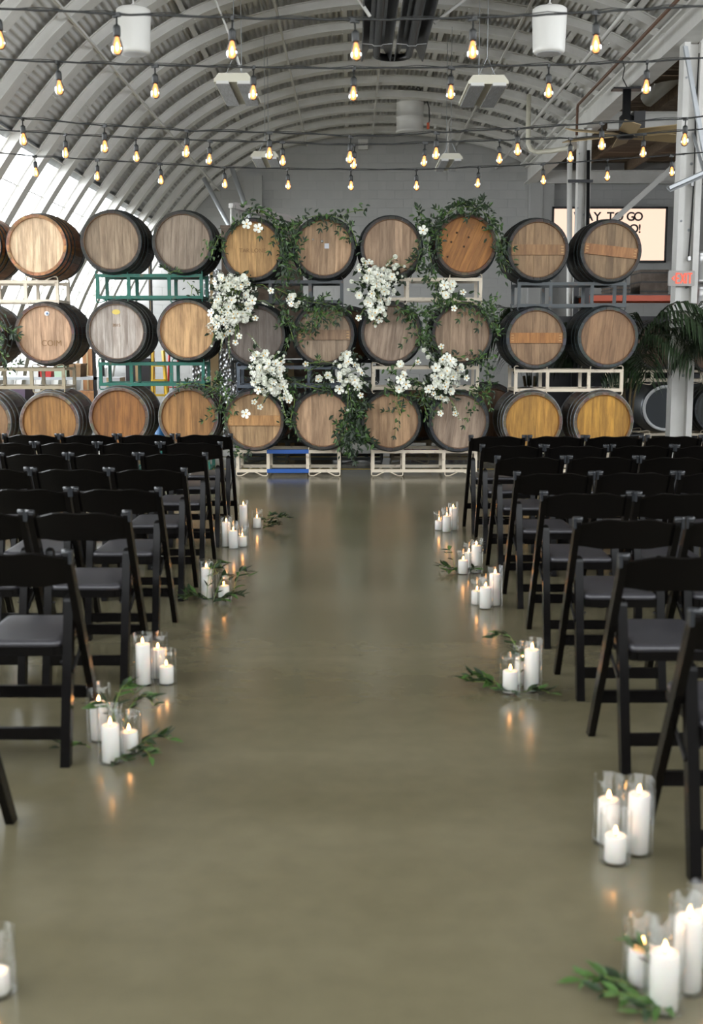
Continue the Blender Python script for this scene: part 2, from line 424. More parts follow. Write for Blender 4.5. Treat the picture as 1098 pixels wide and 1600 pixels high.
# eaves beam, columns
beam = MB(); ym = (YB + 6) / 2
beam.box((BX, ym, 5.14), (.26, YB - 6, .03)); beam.box((BX, ym, 5.48), (.26, YB - 6, .03)); beam.box((BX, ym, 5.31), (.10, YB - 6, .34))
beam.box((BX + .02, ym, 5.55), (.5, YB - 6, .05))
struct(beam.build('trim_3', M_WHITE))
def column(name, x, y, w_=.28):
    r = sroot(name, (x, y, 0))
    for s_ in (-1, 1):
        m = MB(); m.box((s_ * (w_ / 2 - .04), 0, 2.56), (.075, .22, 5.12)); m.build('flange', M_WHITE, r)
    m = MB(); m.box((0, .03, 2.56), (w_ - .15, .06, 5.12)); m.build('web', M_WHITE, r)
    m = MB(); m.box((0, 0, .015), (w_ + .12, .36, .03)); m.build('base_plate', M_WHITE, r)
    b = MB()
    for z in (1.1, 2.2, 2.9, 3.7, 4.6): b.lathe([(.001, -.012), (.018, -.01), (.018, 0)], 8, (.03, -.002, z), axis='y'); b.lathe([(.001, -.012), (.014, -.01), (.014, 0)], 8, (-.1, -.11, z + .1), axis='y')
    b.build('bolt', M_GALV, r)
    return r
c1 = column('trim_4', 4.17, 15.1); c2 = column('trim_5', 3.97, 20.9, .22)
m = MB(); m.tube([(.06, -.05, 5.0), (.05, -.03, 4.3), (.06, -.04, 3.6), (.05, -.03, 3.0), (.03, -.04, 2.55)], .008, 6); m.build('electrical_cable', M_CABLE, c1)
m = MB(); m.box((.03, -.06, 3.45), (.03, .05, .05)); m.box((.03, -.06, 2.55), (.035, .05, .05)); m.build('cable_clip', M_STEEL, c1)
# diagonal rod brace and slanting channel beside the near column
a, b = on_y(1069, 72, 14.7), on_y(1099, 240, 14.7); b2 = a + (b - a) * 1.6
m = MB(); m.bar(a, b2, .05, .03); m.bar(a + Vector((.02, .02, 0)), b2 + Vector((.02, .02, 0)), .015, .05); tag(m.build('diagonal_brace', M_GALV), 'thin grey steel diagonal brace fixed near the top of the near column', 'brace')
a, b = on_y(1044, 296, 14.2), on_y(1100, 271, 14.2); b2 = a + (b - a) * 2.0
m = MB(); m.bar(a, b2, .11, .02, up=(0, -.6, 1)); m.bar(a + Vector((0, -.05, .012)), b2 + Vector((0, -.05, .012)), .012, .035)
m.bar(a + Vector((0, .05, .012)), b2 + Vector((0, .05, .012)), .012, .035); m.bar((a + b2) / 2, (a + b2) / 2 + Vector((.1, .9, .6)), .03, .03)
tag(m.build('strut_channel', M_GALV), 'slanting grey metal channel crossing the near column at right edge', 'channel')
a, b = on_y(950, 352, 23.5), on_y(1110, 208, 23.5); m = MB(); m.bar(a, b + (b - a) * .3, .12, .10)
tag(m.build('wall_brace', M_WHITE), 'long pale diagonal brace slanting across the lit message sign', 'brace')
# wing ceiling: planks on joists
wing = sroot('ceiling_wing', (0, 0, 0)); wing.name = 'ceiling.001'
pm = MB(); pm.box((0, 0, 0), (5.2, .19, .025)); pm_me = pm.mesh('plank', M_WOODCEIL)
y = 9.0
while y < YB: put('plank', pm_me, wing, (6.95, y, 5.62 + random.uniform(-.004, .004))); y += .2
m = MB(); m.box((6.95, 3.5, 5.62), (5.2, 11, .03)); m.build('ceiling_board', M_WOODCEIL, wing)
jm = MB(); jm.box((0, 0, 0), (.09, YB - 6, .2)); j_me = jm.mesh('joist', M_WOODCEIL)
for x in (5.2, 6.3, 7.4, 8.5): put('joist', j_me, wing, (x, (YB + 6) / 2, 5.5))
for y, z in ((20.6, 5.2), (15.3, 5.25), (27.7, 5.25)):
    m = MB(); m.box((6.9, y, z), (5.2, .05, .26)); m.box((6.9, y, z + .13), (5.2, .16, .025)); m.box((6.9, y, z - .13), (5.2, .16, .025)); m.build('cross_beam', M_WHITE, wing)

# pipes and conduits
def pipe(name, pts, r, mt, label, cat='pipe'):
    m = MB(); m.tube(pts, r, 10); return tag(m.build(name, mt), label, cat)
yb = 19.6
pipe('sprinkler_pipe', [(3.60, 11.0, 5.26), (3.60, yb - .05, 5.26), (3.60, yb, 5.22), (3.60, yb, 4.8)], .022, mat('rusty_pipe', (.13, .07, .045), .5), 'thin rust-brown pipe running just under the right edge of the vault')
pipe('ceiling_conduit', [(3.30, 8, 5.47), (3.30, 27.9, 5.47)], .028, M_WHITE, 'straight white conduit running under the vault beside the rust-brown pipe', 'conduit')
P = [on_y(826, 148, 22), on_y(825, 205, 22), on_y(825, 225, 22), on_y(829, 234, 22), on_y(838, 237.5, 22), on_y(860, 236, 21.8), on_y(893, 231, 20.9)]
pipe('drain_pipe', P, .042, M_CREAMPL, 'cream pipe that drops from the vault and bends towards the far column')
P = [on_y(890, 232, 20.6), on_y(890, 600, 20.6)]; P[1].z = 0
pipe('vertical_pipe', P, .045, M_WHITE, 'white vertical pipe left of the far column')
P = [on_y(919, 235, 20.6), on_y(917, 600, 20.6)]; P[1].z = 0
pipe('vertical_pipe', P, .03, M_DARKMETAL, 'dark vertical pipe right of the far column')
m = MB(); a = on_y(887, 283, 20.55); b = on_y(926, 283, 20.55); m.bar(a, b, .03, .05); tag(m.build('pipe_clamp', M_DARKMETAL), 'dark clamp band tying the pipes to the far column', 'clamp')
pipe('vent_duct', [on_y(1010, 156, 20), on_y(1062, 112, 19.4), on_y(1120, 62, 18.9)], .13, M_WHITE, 'thick white round pipe slanting under the wooden side ceiling')
pipe('thin_conduit', [on_y(700, 240, 25.6), on_y(700, 192, 25.6), on_y(703, 186, 25.6), on_y(710, 184, 25.6), on_y(722, 184, 25.6)], .02, M_WHITE, 'thin white conduit bending over beside the hanging round duct', 'conduit')
pipe('brace_pipe', [on_y(318, 278, 23), on_y(358, 352, 23), on_y(372, 380, 23)], .045, M_GALV, 'grey diagonal pipe at the left foot of the vault, left one of two', 'pipe')
pipe('brace_pipe', [on_y(362, 262, 24), on_y(388, 335, 24), on_y(396, 360, 24)], .05, M_GALV, 'grey diagonal pipe at the left foot of the vault, right one of two', 'pipe')
pipe('tie_rod', [on_y(333, -8, 13.5), on_y(363, 66, 13.5), on_y(377, 110, 13.5)], .012, M_WHITE, 'thin white rod slanting down to the nearer left ceiling lamp', 'rod')
pipe('tie_rod', [on_y(555, -10, 14.5), on_y(578, 26, 14.5)], .022, M_WHITE, 'short white rod slanting to the left end of the tube heater', 'rod')
pipe('tie_rod', [on_y(735, -8, 15.5), on_y(678, 36, 15.5)], .022, M_WHITE, 'short white rod slanting to the right side of the tube heater', 'rod')

# ------------------------------------------------------------------ ceiling fixtures
def speaker(x, y, ztop, label):
    t = thing('pendant_speaker', label, 'speaker', (x, y, ztop - .38), group='white pendant speakers')
    m = MB(); m.lathe([(.115, .0), (.13, .005), (.140, .02), (.142, .05), (.152, .34), (.15, .37), (.13, .385), (.03, .39)], 28); m.build('housing', M_WPLASTIC, t)
    m = MB(); m.lathe([(.001, -.003), (.04, -.004), (.05, -.002), (.085, -.004), (.11, -.003), (.115, .002)], 24); m.build('grille', mat('speaker_grille', (.52, .53, .56), .5), t)
    m = MB(); m.lathe([(.02, .385), (.02, .42), (.008, .43), (.008, .47)], 10); m.tube([(0, 0, .46), (0, 0, 4.9 - (ztop - .38) + 1.3)], .006, 6); m.build('hanging_cord', M_WPLASTIC, t)
q = on_y(210, 85, 10.9); speaker(q.x, 10.9, q.z + .38, 'white drum-shaped pendant speaker on the left')
q = on_y(857, 84, 10.9); speaker(q.x, 10.9, q.z + .38, 'white drum-shaped pendant speaker on the right')
def highbay(u, v, y, wd, ln, label):
    p = on_y(u, v, y)
    t = thing('ceiling_lamp', label, 'lamp', p, group='flat high bay lamps')
    m = MB(); m.prism([(-wd / 2, 0), (wd / 2, 0), (wd / 2, .03), (wd / 2 - .05, .09), (-wd / 2 + .05, .09), (-wd / 2, .03)], 'y', 0, ln); m.build('housing', M_CREAMPL, t, fix=True)
    for s_ in (-1, 1):
        m = MB(); m.box((s_ * (wd / 4 + .01), ln / 2, -.012), (wd / 2 - .06, ln - .03, .022)); m.build('diffuser', M_LENS, t)
        m = MB(); m.box((s_ * (wd / 4 + .01), -.004, -.004), (wd / 2 - .07, .012, .03)); m.build('end_cap', M_WPLASTIC, t)
    top = z_at_x(P_rib_in, p.x) - p.z
    for yy in (.15, ln - .15):
        m = MB(); m.tube([(-.1, yy, .08), (0, yy, .3), (0, yy, top)], .004, 5); m.tube([(.1, yy, .08), (0, yy, .3)], .004, 5); m.build('hanger', M_GALV, t)
highbay(364, 128, 12.8, .40, 1.15, 'flat cream-ended ceiling lamp, nearer one on the left')
highbay(763, 131, 12.8, .42, 1.15, 'flat cream-ended ceiling lamp, nearer one on the right')
highbay(413, 246, 17.8, .40, 1.0, 'small flat ceiling lamp before the far wall, on the left')
highbay(705, 249, 18.2, .34, 1.15, 'small flat ceiling lamp before the far wall, on the right')

t = thing('tube_heater', 'twin black overhead tube heater with long steel reflector hoods', 'heater', (0, 0, 5.62))
HZ = on_y(600, 94, 17.2).z; t.location.z = HZ
hood = MB()
pr = [(-.19, -.02), (-.10, .15), (.10, .15), (.19, -.02), (.205, -.02), (.105, .165), (-.105, .165), (-.205, -.02)]
hood.prism(pr, 'y', 8.5, 17.2); 
hood_me = hood.mesh('reflector_hood', mat('dark_reflector', (.08, .08, .085), .28, metal=.9, noise=.5, nscale=2), True)
for x in (.34, .79):
    put('reflector_hood', hood_me, t, (x, 0, 0))
    m = MB(); m.tube([(x, 8.5, .03), (x, 17.0, .03)], .05, 12); m.build('burner_tube', M_DARKMETAL, t)
    for yy in (11.5, 14.0, 16.2):
        m = MB(); m.tube([(x - .2, yy, -.02), (x - .07, yy, -.03), (x - .05, yy, -.05), (x + .05, yy, -.05), (x + .07, yy, -.03), (x + .2, yy, -.02)], .006, 5); m.build('wire_bracket', M_STEEL, t)
    for yy in (10, 13.2, 16.6):
        m = MB(); m.tube([(x, yy, .16), (x, yy, z_at_x(P_rib_in, x) - HZ)], .005, 5); m.build('chain', M_STEEL, t)
m = MB(); m.tube([(.34, 16.9, .03)] + [(.565 - .225 * math.cos(a), 17.0 + .2 * math.sin(a), .03) for a in [PI * k / 8 for k in range(9)]] + [(.79, 16.9, .03)], .05, 12); m.build('return_bend', M_DARKMETAL, t)

p = on_y(640, 208, 24)
t = thing('hanging_duct', 'white round duct stub hanging from the vault near the far wall', 'duct', p)
m = MB(); m.lathe([(.25, .02), (.27, 0), (.27, .05), (.262, .055), (.262, .28), (.27, .285), (.27, .30), (.262, .305), (.262, .55), (.27, .555), (.27, .57), (.262, .575), (.262, 1.0)], 32); m.build('duct_wall', M_WPLASTIC, t)
m = MB(); m.lathe([(.001, .03), (.25, .02)], 32, cap=False); m.build('grille', M_WALL, t)
m = MB(); m.tube([(.30, -.2, .62), (.36, -.2, .45), (.37, -.2, .2), (.34, -.2, .1)], .012, 6); m.build('power_cable', M_CABLE, t)
m = MB(); m.box((.345, -.2, .1), (.05, .05, .12)); m.build('plug', mat('orange_plug', (.6, .1, .03), .5), t)

p = on_y(567, 226, 27.9); m = MB(); m.box((0, 0, 0), (.22, .12, .22)); m.box((0, -.065, 0), (.17, .02, .17)); tag(m.build('wall_box', M_WPLASTIC, None, p), 'small white box high on the far wall near its centre', 'box')

# ceiling fan under the beam
fp = on_y(977, 217, 17.6); fz = fp.z
t = thing('ceiling_fan', 'large black ceiling fan with tan blades hanging from the beam', 'fan', (fp.x, 17.6, fz))
m = MB(); m.lathe([(.001, .0), (.10, 0), (.13, .03), (.13, .06), (.08, .08), (.08, .12), (.10, .13), (.10, .30), (.06, .34), (.06, 5.10 - fz)], 20); m.build('motor', mat('black_enamel', (.012, .012, .013), .4), t)
m = MB(); m.box((0, 0, 5.10 - fz), (.42, .2, .025)); m.build('mounting_plate', M_DARKMETAL, t)
m = MB(); m.box((.17, .0, .2), (.16, .2, .34)); m.build('control_box', mat('black_enamel', (.012, .012, .013), .4), t)
bl_ = MB()
npt = 7; 
for i in range(npt):
    r_ = .14 + i * (.95 - .14) / (npt - 1)
    for j in range(3):
        yy = (-.11, 0, .11)[j]; zz = (.035, 0, -.035)[j]
        bl_.v += [(r_, yy, zz + .008), (r_, yy, zz - .004)]
for i in range(npt - 1):
    for j in range(2):
        a = i * 6 + j * 2; bl_.face((a, a + 2, a + 8, a + 6)); bl_.face((a + 1, a + 7, a + 9, a + 3))
    a = i * 6; bl_.face((a, a + 6, a + 7, a + 1)); a += 4; bl_.face((a, a + 1, a + 7, a + 6))
bl_.face((0, 1, 3, 5, 4, 2)); e = (npt - 1) * 6; bl_.face((e, e + 2, e + 4, e + 5, e + 3, e + 1))
bl_me = bl_.mesh('fan_blade', mat('tan_blade', (.50, .37, .20), .5), True)
for k in range(6): put('fan_blade', bl_me, t, (0, 0, .06), (0, 0, math.radians(83 + 60 * k)))
m = MB(); m.tube([(-.02, -.1, 5.1 - fz), (-.10, -.14, 5.22 - fz), (-.08, -.16, 5.35 - fz), (-.12, -.14, 5.5 - fz)], .008, 6); m.build('power_cable', M_CABLE, t)

# ------------------------------------------------------------------ barrels
BYF = 13.3; BL = .93; R_END = .330; R_MID = .372; R_HEAD = .298
def br(y_): u = (y_ / BL) * 2 - 1; return R_MID - (R_MID - R_END) * (abs(u) ** 2.1)
NS = 26
def stave_mesh():
    m = MB(); h = PI / NS * .975; ys = [0, .08, .26, .465, .67, .85, .93]
    for yy in ys:
        ro = br(yy); ri = ro - .026
        for r_, a in ((ri, -h), (ro, -h), (ro + .0008, 0), (ro, h), (ri, h)): m.v.append((r_ * math.sin(a), yy, r_ * math.cos(a)))
    for i in range(len(ys) - 1):
        for j in range(5):
            j2 = (j + 1) % 5; m.face((i * 5 + j, i * 5 + j2, i * 5 + 5 + j2, i * 5 + 5 + j))
    m.face((0, 1, 2, 3, 4)); e = (len(ys) - 1) * 5; m.face((e + 4, e + 3, e + 2, e + 1, e))
    return m.mesh('stave', M_STAVE, True)
ST = stave_mesh()
def hoop_mesh(y0, y1):
    m = MB(); m.lathe([(br(y0) + .001, y0), (br(y0) + .006, y0), (br(y1) + .006, y1), (br(y1) + .001, y1)], 36, axis='y', closed=True); return m.mesh('hoop', M_HOOP, True)
HOOPS = [hoop_mesh(.001, .045), hoop_mesh(.115, .15), hoop_mesh(.235, .27), hoop_mesh(.66, .695), hoop_mesh(.78, .815), hoop_mesh(.885, .929)]
def board_meshes():
    out = []; edges = [-.298, -.215, -.13, -.045, .04, .125, .21, .298]
    for a, b in zip(edges, edges[1:]):
        a2, b2 = a + .0006, b - .0006; pts = []
        for k in range(5):
            x = a2 + (b2 - a2) * k / 4; pts.append((x, math.sqrt(max(0, R_HEAD ** 2 - x * x))))
        pts += [(x, -z) for x, z in reversed(pts)]
        m = MB(); q = []
        for p_ in pts:
            if not q or (abs(p_[0] - q[-1][0]) + abs(p_[1] - q[-1][1])) > 1e-5: q.append(p_)
        m.prism(q, 'y', .030, .048); out.append(m.mesh('head_board', M_HEAD, True))
    return out
BOARDS = board_meshes()
rm = MB(); rm.lathe([(.001, BL - .03), (R_HEAD, BL - .03), (R_HEAD, BL - .045), (.001, BL - .045)], 32, axis='y'); REAR = rm.mesh('rear_head', M_HEAD, True)
rm = MB(); rm.lathe([(.001, .050), (R_HEAD, .050), (R_HEAD, .056), (.001, .056)], 32, axis='y'); BACKING = rm.mesh('head_backing', mat('dark_joint', (.13, .08, .045), .9), True)
def brace_mesh(h_, wd):
    x = math.sqrt(R_HEAD ** 2 - (h_ / 2) ** 2) * .99 * wd; m = MB(); m.box((0, .0165, 0), (2 * x, .026, h_ - .003)); return m.mesh('brace_board', M_HEAD)
BRACE = brace_mesh(.115, 1); BRACE2 = brace_mesh(.10, 1)
pg = MB()
for s_ in (-1, 1):
    for k in (-1, 0, 1): pg.box((s_ * .265, .003, k * .03), (.028, .006, .009))
PEG = pg.mesh('brace_peg', mat('brass_peg', (.5, .3, .12), .5))
cm_ = MB(); cm_.lathe([(R_HEAD - .003, .004), (R_END - .0255, .0015), (R_END - .0255, .029), (R_HEAD - .003, .029)], 48, axis='y', closed=True); CHIME = cm_.mesh('chime_ring', M_HEAD, True)
def barrel(x, y, z, head, body, label, roll=0, brace=0, bcol=None, hoop=(.10, .11, .12), group='oak barrels stacked in the wall', steel=False, hgrey=None):
    t = thing('oak_barrel' if not steel else 'steel_drum', label, 'barrel', (x, y, z), group=group)
    off = random.uniform(0, .2)
    if steel:
        m = MB(); m.lathe([(.001, .05), (.26, .035), (.285, .02), (.30, .0), (.326, .0), (.33, .02)], 40, axis='y', cap=False); m.build('steel_head', mat('dull_steel_head', (.72, .73, .75), .4, metal=.0, noise=.4, nscale=5, dark=(.55, .56, .57)), t, fix=True)
        m = MB(); m.lathe([(br(k * BL / 12), .02 + k * (BL - .02) / 12) for k in range(13)], 40, axis='y', cap=True); m.build('drum_shell', mat('dark_drum', (.04, .045, .05), .3, metal=.6), t)
        m = MB(); m.lathe([(.001, .02), (.02, .025), (.02, .05)], 12, (.02, .0, .13), axis='y'); m.build('bung', M_STEEL, t)
        return t
    for k in range(NS): put('stave', ST, t, None, (0, 2 * PI * (k + off) / NS, 0), tuple(c * random.uniform(.8, 1.2) for c in body))
    for k, b in enumerate(BOARDS):
        f = random.uniform(.84, 1.12); put('head_board', b, t, (0, random.uniform(-.0015, .0015), 0), (0, roll, 0), tuple(c * f for c in head))
    put('rear_head', REAR, t, None, None, head)
    put('chime_ring', CHIME, t, None, (0, off, 0), (head[0] * .5, head[1] * .38, head[2] * .28))
    put('head_backing', BACKING, t)
    for h in HOOPS: put('hoop', h, t, None, None, hoop)
    if brace:
        o = put('brace_board', BRACE, t, (0, 0, 0), (0, roll - PI / 2 + PI / 2 + (brace - 1), 0), bcol or head); put('brace_peg', PEG, o)
    return t
def bxz(u, v): p = on_y(u, v, BYF); return p.x, p.z
DK = (.032, .025, .019); BR = (.36, .18, .075); GB = (.16, .115, .08)
ZR = [on_y(549, 657, BYF).z, on_y(549, 519, BYF).z, on_y(549, 384.5, BYF).z]
SPEC = [
 # row 2 (top)
 (2, -42, (.45, .27, .12), BR, 'oak barrel with brown body cut by left picture edge, top row', 0, 0, None),
 (2, 68, (.78, .57, .37), BR, 'oak barrel with pale peach head and brown hooped body, top row far left', 0, 0, None),  # head colour raised to carry the strong window light at left
 (2, 185, (.34, .25, .165), DK, 'dark oak barrel with weathered grey-brown head, top row above green rack, left', 0, 0, None),
 (2, 292, (.30, .235, .175), DK, 'dark oak barrel with grey-brown head, top row above green rack, right', .05, 0, None),
 (2, 398, (.52, .31, .12), DK, 'barrel with golden head, two white flowers lying over its top rim', 0, 0, None),
 (2, 510, (.44, .29, .17), DK, 'top-row barrel with tan head and a small grey tag in its middle', .03, 0, None),
 (2, 612, (.41, .28, .18), DK, 'top-row barrel with tan head just above the white bouquet', 0, 0, None),
 (2, 727, (.40, .17, .04), (.10, .06, .035), 'top-row barrel with deep orange head crowned by greenery', .42, 0, None),
 (2, 833, (.33, .21, .11), DK, 'top-row barrel with a cross board, second from the right', 0, 1, (.36, .20, .09)),
 (2, 943, (.30, .20, .11), DK, 'top-row barrel with slightly tilted cross board, far right before the sign', .04, 1.07, (.38, .18, .07)),
 # row 1
 (1, -38, (.30, .2, .12), GB, 'barrel with weathered body cut by left picture edge, middle row', 0, 0, None),
 (1, 69, (.58, .37, .23), (.09, .06, .045), 'middle-row barrel with pinkish tan head and a round white sticker', 0, 0, None),
 (1, 185, (.50, .44, .39), DK, 'middle-row barrel with pale grey head and yellow oval sticker', 0, 0, None),
 (1, 291, (.62, .38, .18), (.08, .06, .045), 'middle-row barrel with smooth light tan head beside the big bouquet', 0, 0, None),
 (1, 398, (.21, .175, .15), DK, 'middle-row barrel with grey head partly behind the big bouquet', 0, 0, None),
 (1, 508, (.32, .235, .16), DK, 'middle-row barrel with grey-tan boards and a wide cross board', 0, 1, (.27, .17, .10)),
 (1, 611, (.34, .25, .18), DK, 'middle-row barrel with striped grey-tan boards below the upper bouquet', .13, 0, None),
 (1, 722, (.36, .25, .165), DK, 'middle-row barrel with stencilled number near its lower rim', 0, 0, None),
 (1, 828, (.32, .2, .11), (.05, .055, .055), 'middle-row barrel with bright orange-brown cross board, second from right', 0, 1, (.45, .2, .06)),
 (1, 943, (.36, .21, .11), (.05, .055, .055), 'middle-row barrel with mottled brown head, far right', .1, 0, None),
 # row 0
 (0, -28, (.30, .17, .08), GB, 'oak barrel with ringed grey body cut by left picture edge, bottom row', 0, 0, None),
 (0, 85, (.34, .165, .045), GB, 'bottom-row barrel with ochre head, far left behind the chairs', 0, 0, None),
 (0, 192, (.29, .12, .028), GB, 'bottom-row barrel with dark orange head below green rack, left', 0, 0, None),
 (0, 296, (.38, .19, .06), GB, 'bottom-row barrel with light ochre head below green rack, right', 0, 0, None),
 (0, 398, (.50, .32, .16), (.08, .06, .045), 'bottom-row barrel with tan boards and a lighter orange cross board', 0, 1, (.58, .31, .12)),
 (0, 506, (.54, .35, .21), DK, 'bottom-row barrel with plain pale tan head above blue-taped rack', 0, 0, None),
 (0, 610, (.46, .29, .16), DK, 'bottom-row barrel with tan head and a leafy sprig across it', 0, 0, None),
 (0, 718, (.35, .26, .19), (.03, .035, .04), 'bottom-row barrel with grey-tan head below the right bouquet', .1, 0, None),
 (0, 829, (.52, .27, .05), GB, 'bottom-row barrel with bright golden yellow head, left one of two', 0, 0, None),
 (0, 937, (.56, .29, .045), GB, 'bottom-row barrel with bright golden yellow head, right one of two', 0, 0, None)]
BAR = {}
CEN = {(2, -42): (-46, 384), (2, 68): (57, 383), (2, 185): (173, 377), (2, 292): (285, 378), (2, 398): (394, 390), (2, 510): (506, 387), (2, 612): (611, 386), (2, 727): (728, 382), (2, 833): (841, 390), (2, 943): (955, 392), (1, -38): (-42, 524), (1, 69): (69, 521), (1, 185): (181, 518), (1, 291): (292, 516), (1, 398): (398, 524), (1, 508): (506, 523), (1, 611): (611, 521), (1, 722): (722, 522), (1, 828): (838, 528), (1, 943): (950, 527), (0, -28): (-30, 660), (0, 85): (77, 660), (0, 192): (185, 652), (0, 296): (294, 652), (0, 398): (397, 657), (0, 506): (504, 656), (0, 610): (611, 658), (0, 718): (717, 659), (0, 829): (832, 659), (0, 937): (943, 659)}
for row, u, head, body, lab, roll, brace, bcol in SPEC:
    x = (u - 549) / 1850 * 13.35
    p = on_y(*CEN[(row, u)], BYF); x, zc = p.x, p.z
    if row == 1 and u == 185: hp = (.16, .17, .17)
    else: hp = (.055, .068, .074) if body is not GB else (.30, .32, .34)
    BAR[(row, u)] = barrel(x, BYF + random.uniform(-.015, .015), zc, head, body, lab, roll, brace, bcol, hp)
# marks on heads
def text(parent, s, loc, size, mt, name='stencil_text', rot=(PI / 2, 0, 0), ext=.0008, offset=0):
    c = bpy.data.curves.new(name, 'FONT'); c.body = s; c.size = size; c.extrude = ext; c.align_x = 'CENTER'; c.align_y = 'CENTER'; c.materials.append(mt)
    q = bpy.data.objects.new(name, c); COL.objects.link(q); q.location = loc
    if offset: c.offset = offset
    bpy.context.view_layer.update()
    me = bpy.data.meshes.new_from_object(q.evaluated_get(bpy.context.evaluated_depsgraph_get())); bpy.data.objects.remove(q)
    return put(name, me, parent, loc, rot)
INK = mat('stencil_ink', (.05, .035, .025), .8)
INKB = mat('branded_wood', (.22, .12, .05), .8)
text(BAR[(1, 722)], '0-018', (.10, .0275, -.235), .055, INK, rot=(PI / 2, .25, 0)); text(BAR[(1, 722)], 'SEVER', (.0, .0275, .22), .05, INKB)
text(BAR[(1, 69)], 'COIM', (.07, .0275, -.11), .09, INKB)
text(BAR[(2, 398)], 'TAR LONE', (0, .0275, -.01), .062, INKB); text(BAR[(0, 718)], '1773', (.08, .0275, .02), .05, INK)
text(BAR[(1, 185)], '2015', (.0, .0275, .07), .045, INKB)
m = MB(); m.lathe([(.001, .0265), (.028, .0265), (.028, .0285)], 20, (.03, 0, .22), axis='y'); m.build('round_sticker', mat('white_sticker', (.8, .82, .86), .4), BAR[(1, 69)])
m = MB(); m.lathe([(.001, .0258), (.012, .0258), (.012, .0265)], 14, (.03, 0, .22), axis='y'); m.build('sticker_print', mat('blue_print', (.1, .2, .4), .4), BAR[(1, 69)])
m = MB(); m.prism([(-.0 + .045 * math.cos(a), .215 + .028 * math.sin(a)) for a in [2 * PI * k / 20 for k in range(20)]], 'y', .0262, .029); m.build('oval_sticker', mat('yellow_sticker', (.62, .47, .10), .4), BAR[(1, 185)], fix=True)
m = MB(); m.box((.03, .027, .02), (.05, .002, .055)); m.build('grey_tag', mat('grey_tag', (.45, .46, .5), .35), BAR[(2, 510)])
m = MB(); m.lathe([(.001, .014), (.014, .02), (.014, .03)], 12, (-.02, 0, .07), axis='y'); m.lathe([(.001, .018), (.008, .02), (.008, .03)], 12, (-.12, 0, .09), axis='y'); m.build('metal_plug', M_STEEL, BAR[(2, 510)])
# stamps on the orange head
dk = mat('drilled_mark', (.06, .03, .015), .8); m = MB()
for x, z in ((-.10, .13), (-.16, .03), (.03, .08), (-.20, -.13), (-.02, -.02)): m.lathe([(.001, .0268), (.012, .0268), (.012, .029)], 10, (x, 0, z), axis='y')
m.build('drill_mark', dk, BAR[(2, 727)])
text(BAR[(2, 727)], 'BC', (.05, .0275, .20), .075, INKB, rot=(PI / 2, .3, 0))
# barrels ranked behind
for x, z, y, lab in ((-1.15, ZR[1], 14.75, 'dark barrel standing behind the middle row, between grey and cross-boarded heads'), (-.02, ZR[1] - .03, 14.75, 'brown-headed barrel half hidden behind the middle row centre'),
                     (-.95, ZR[0], 14.75, 'dark barrel hidden behind the bottom row left of centre'), (.0, ZR[0], 14.75, 'dark barrel hidden behind the bottom row, under the hanging greenery'),
                     (.85, ZR[0], 14.75, 'dark barrel behind the bottom row, right of centre'), (1.75, ZR[0], 14.75, 'dark barrel behind the bottom row, before golden-headed barrels')):
    barrel(x, y, z, (.22, .12, .06), DK, lab, group='barrels ranked behind the wall')
p1 = on_y(1040, 638, 17.0); p2 = on_y(1122, 640, 17.0); p3 = on_y(1028, 540, 17.0); p4 = on_y(1112, 545, 17.0)
barrel(p1.x, 17.0, p1.z, (.5, .5, .5), DK, 'barrel with shiny steel head partly behind the near column', steel=True, group='barrels behind the palms')
barrel(p2.x, 17.0, p2.z, (.05, .06, .06), (.04, .045, .05), 'dark barrel cut by right picture edge, bottom row behind the palms', group='barrels behind the palms')
barrel(p3.x, 17.0, p3.z, (.10, .05, .025), DK, 'dark brown barrel behind the palm fronds, left of the near column', group='barrels behind the palms')
barrel(p4.x, 17.0, p4.z, (.16, .09, .05), DK, 'dark barrel at right picture edge, upper row behind the palms', group='barrels behind the palms')

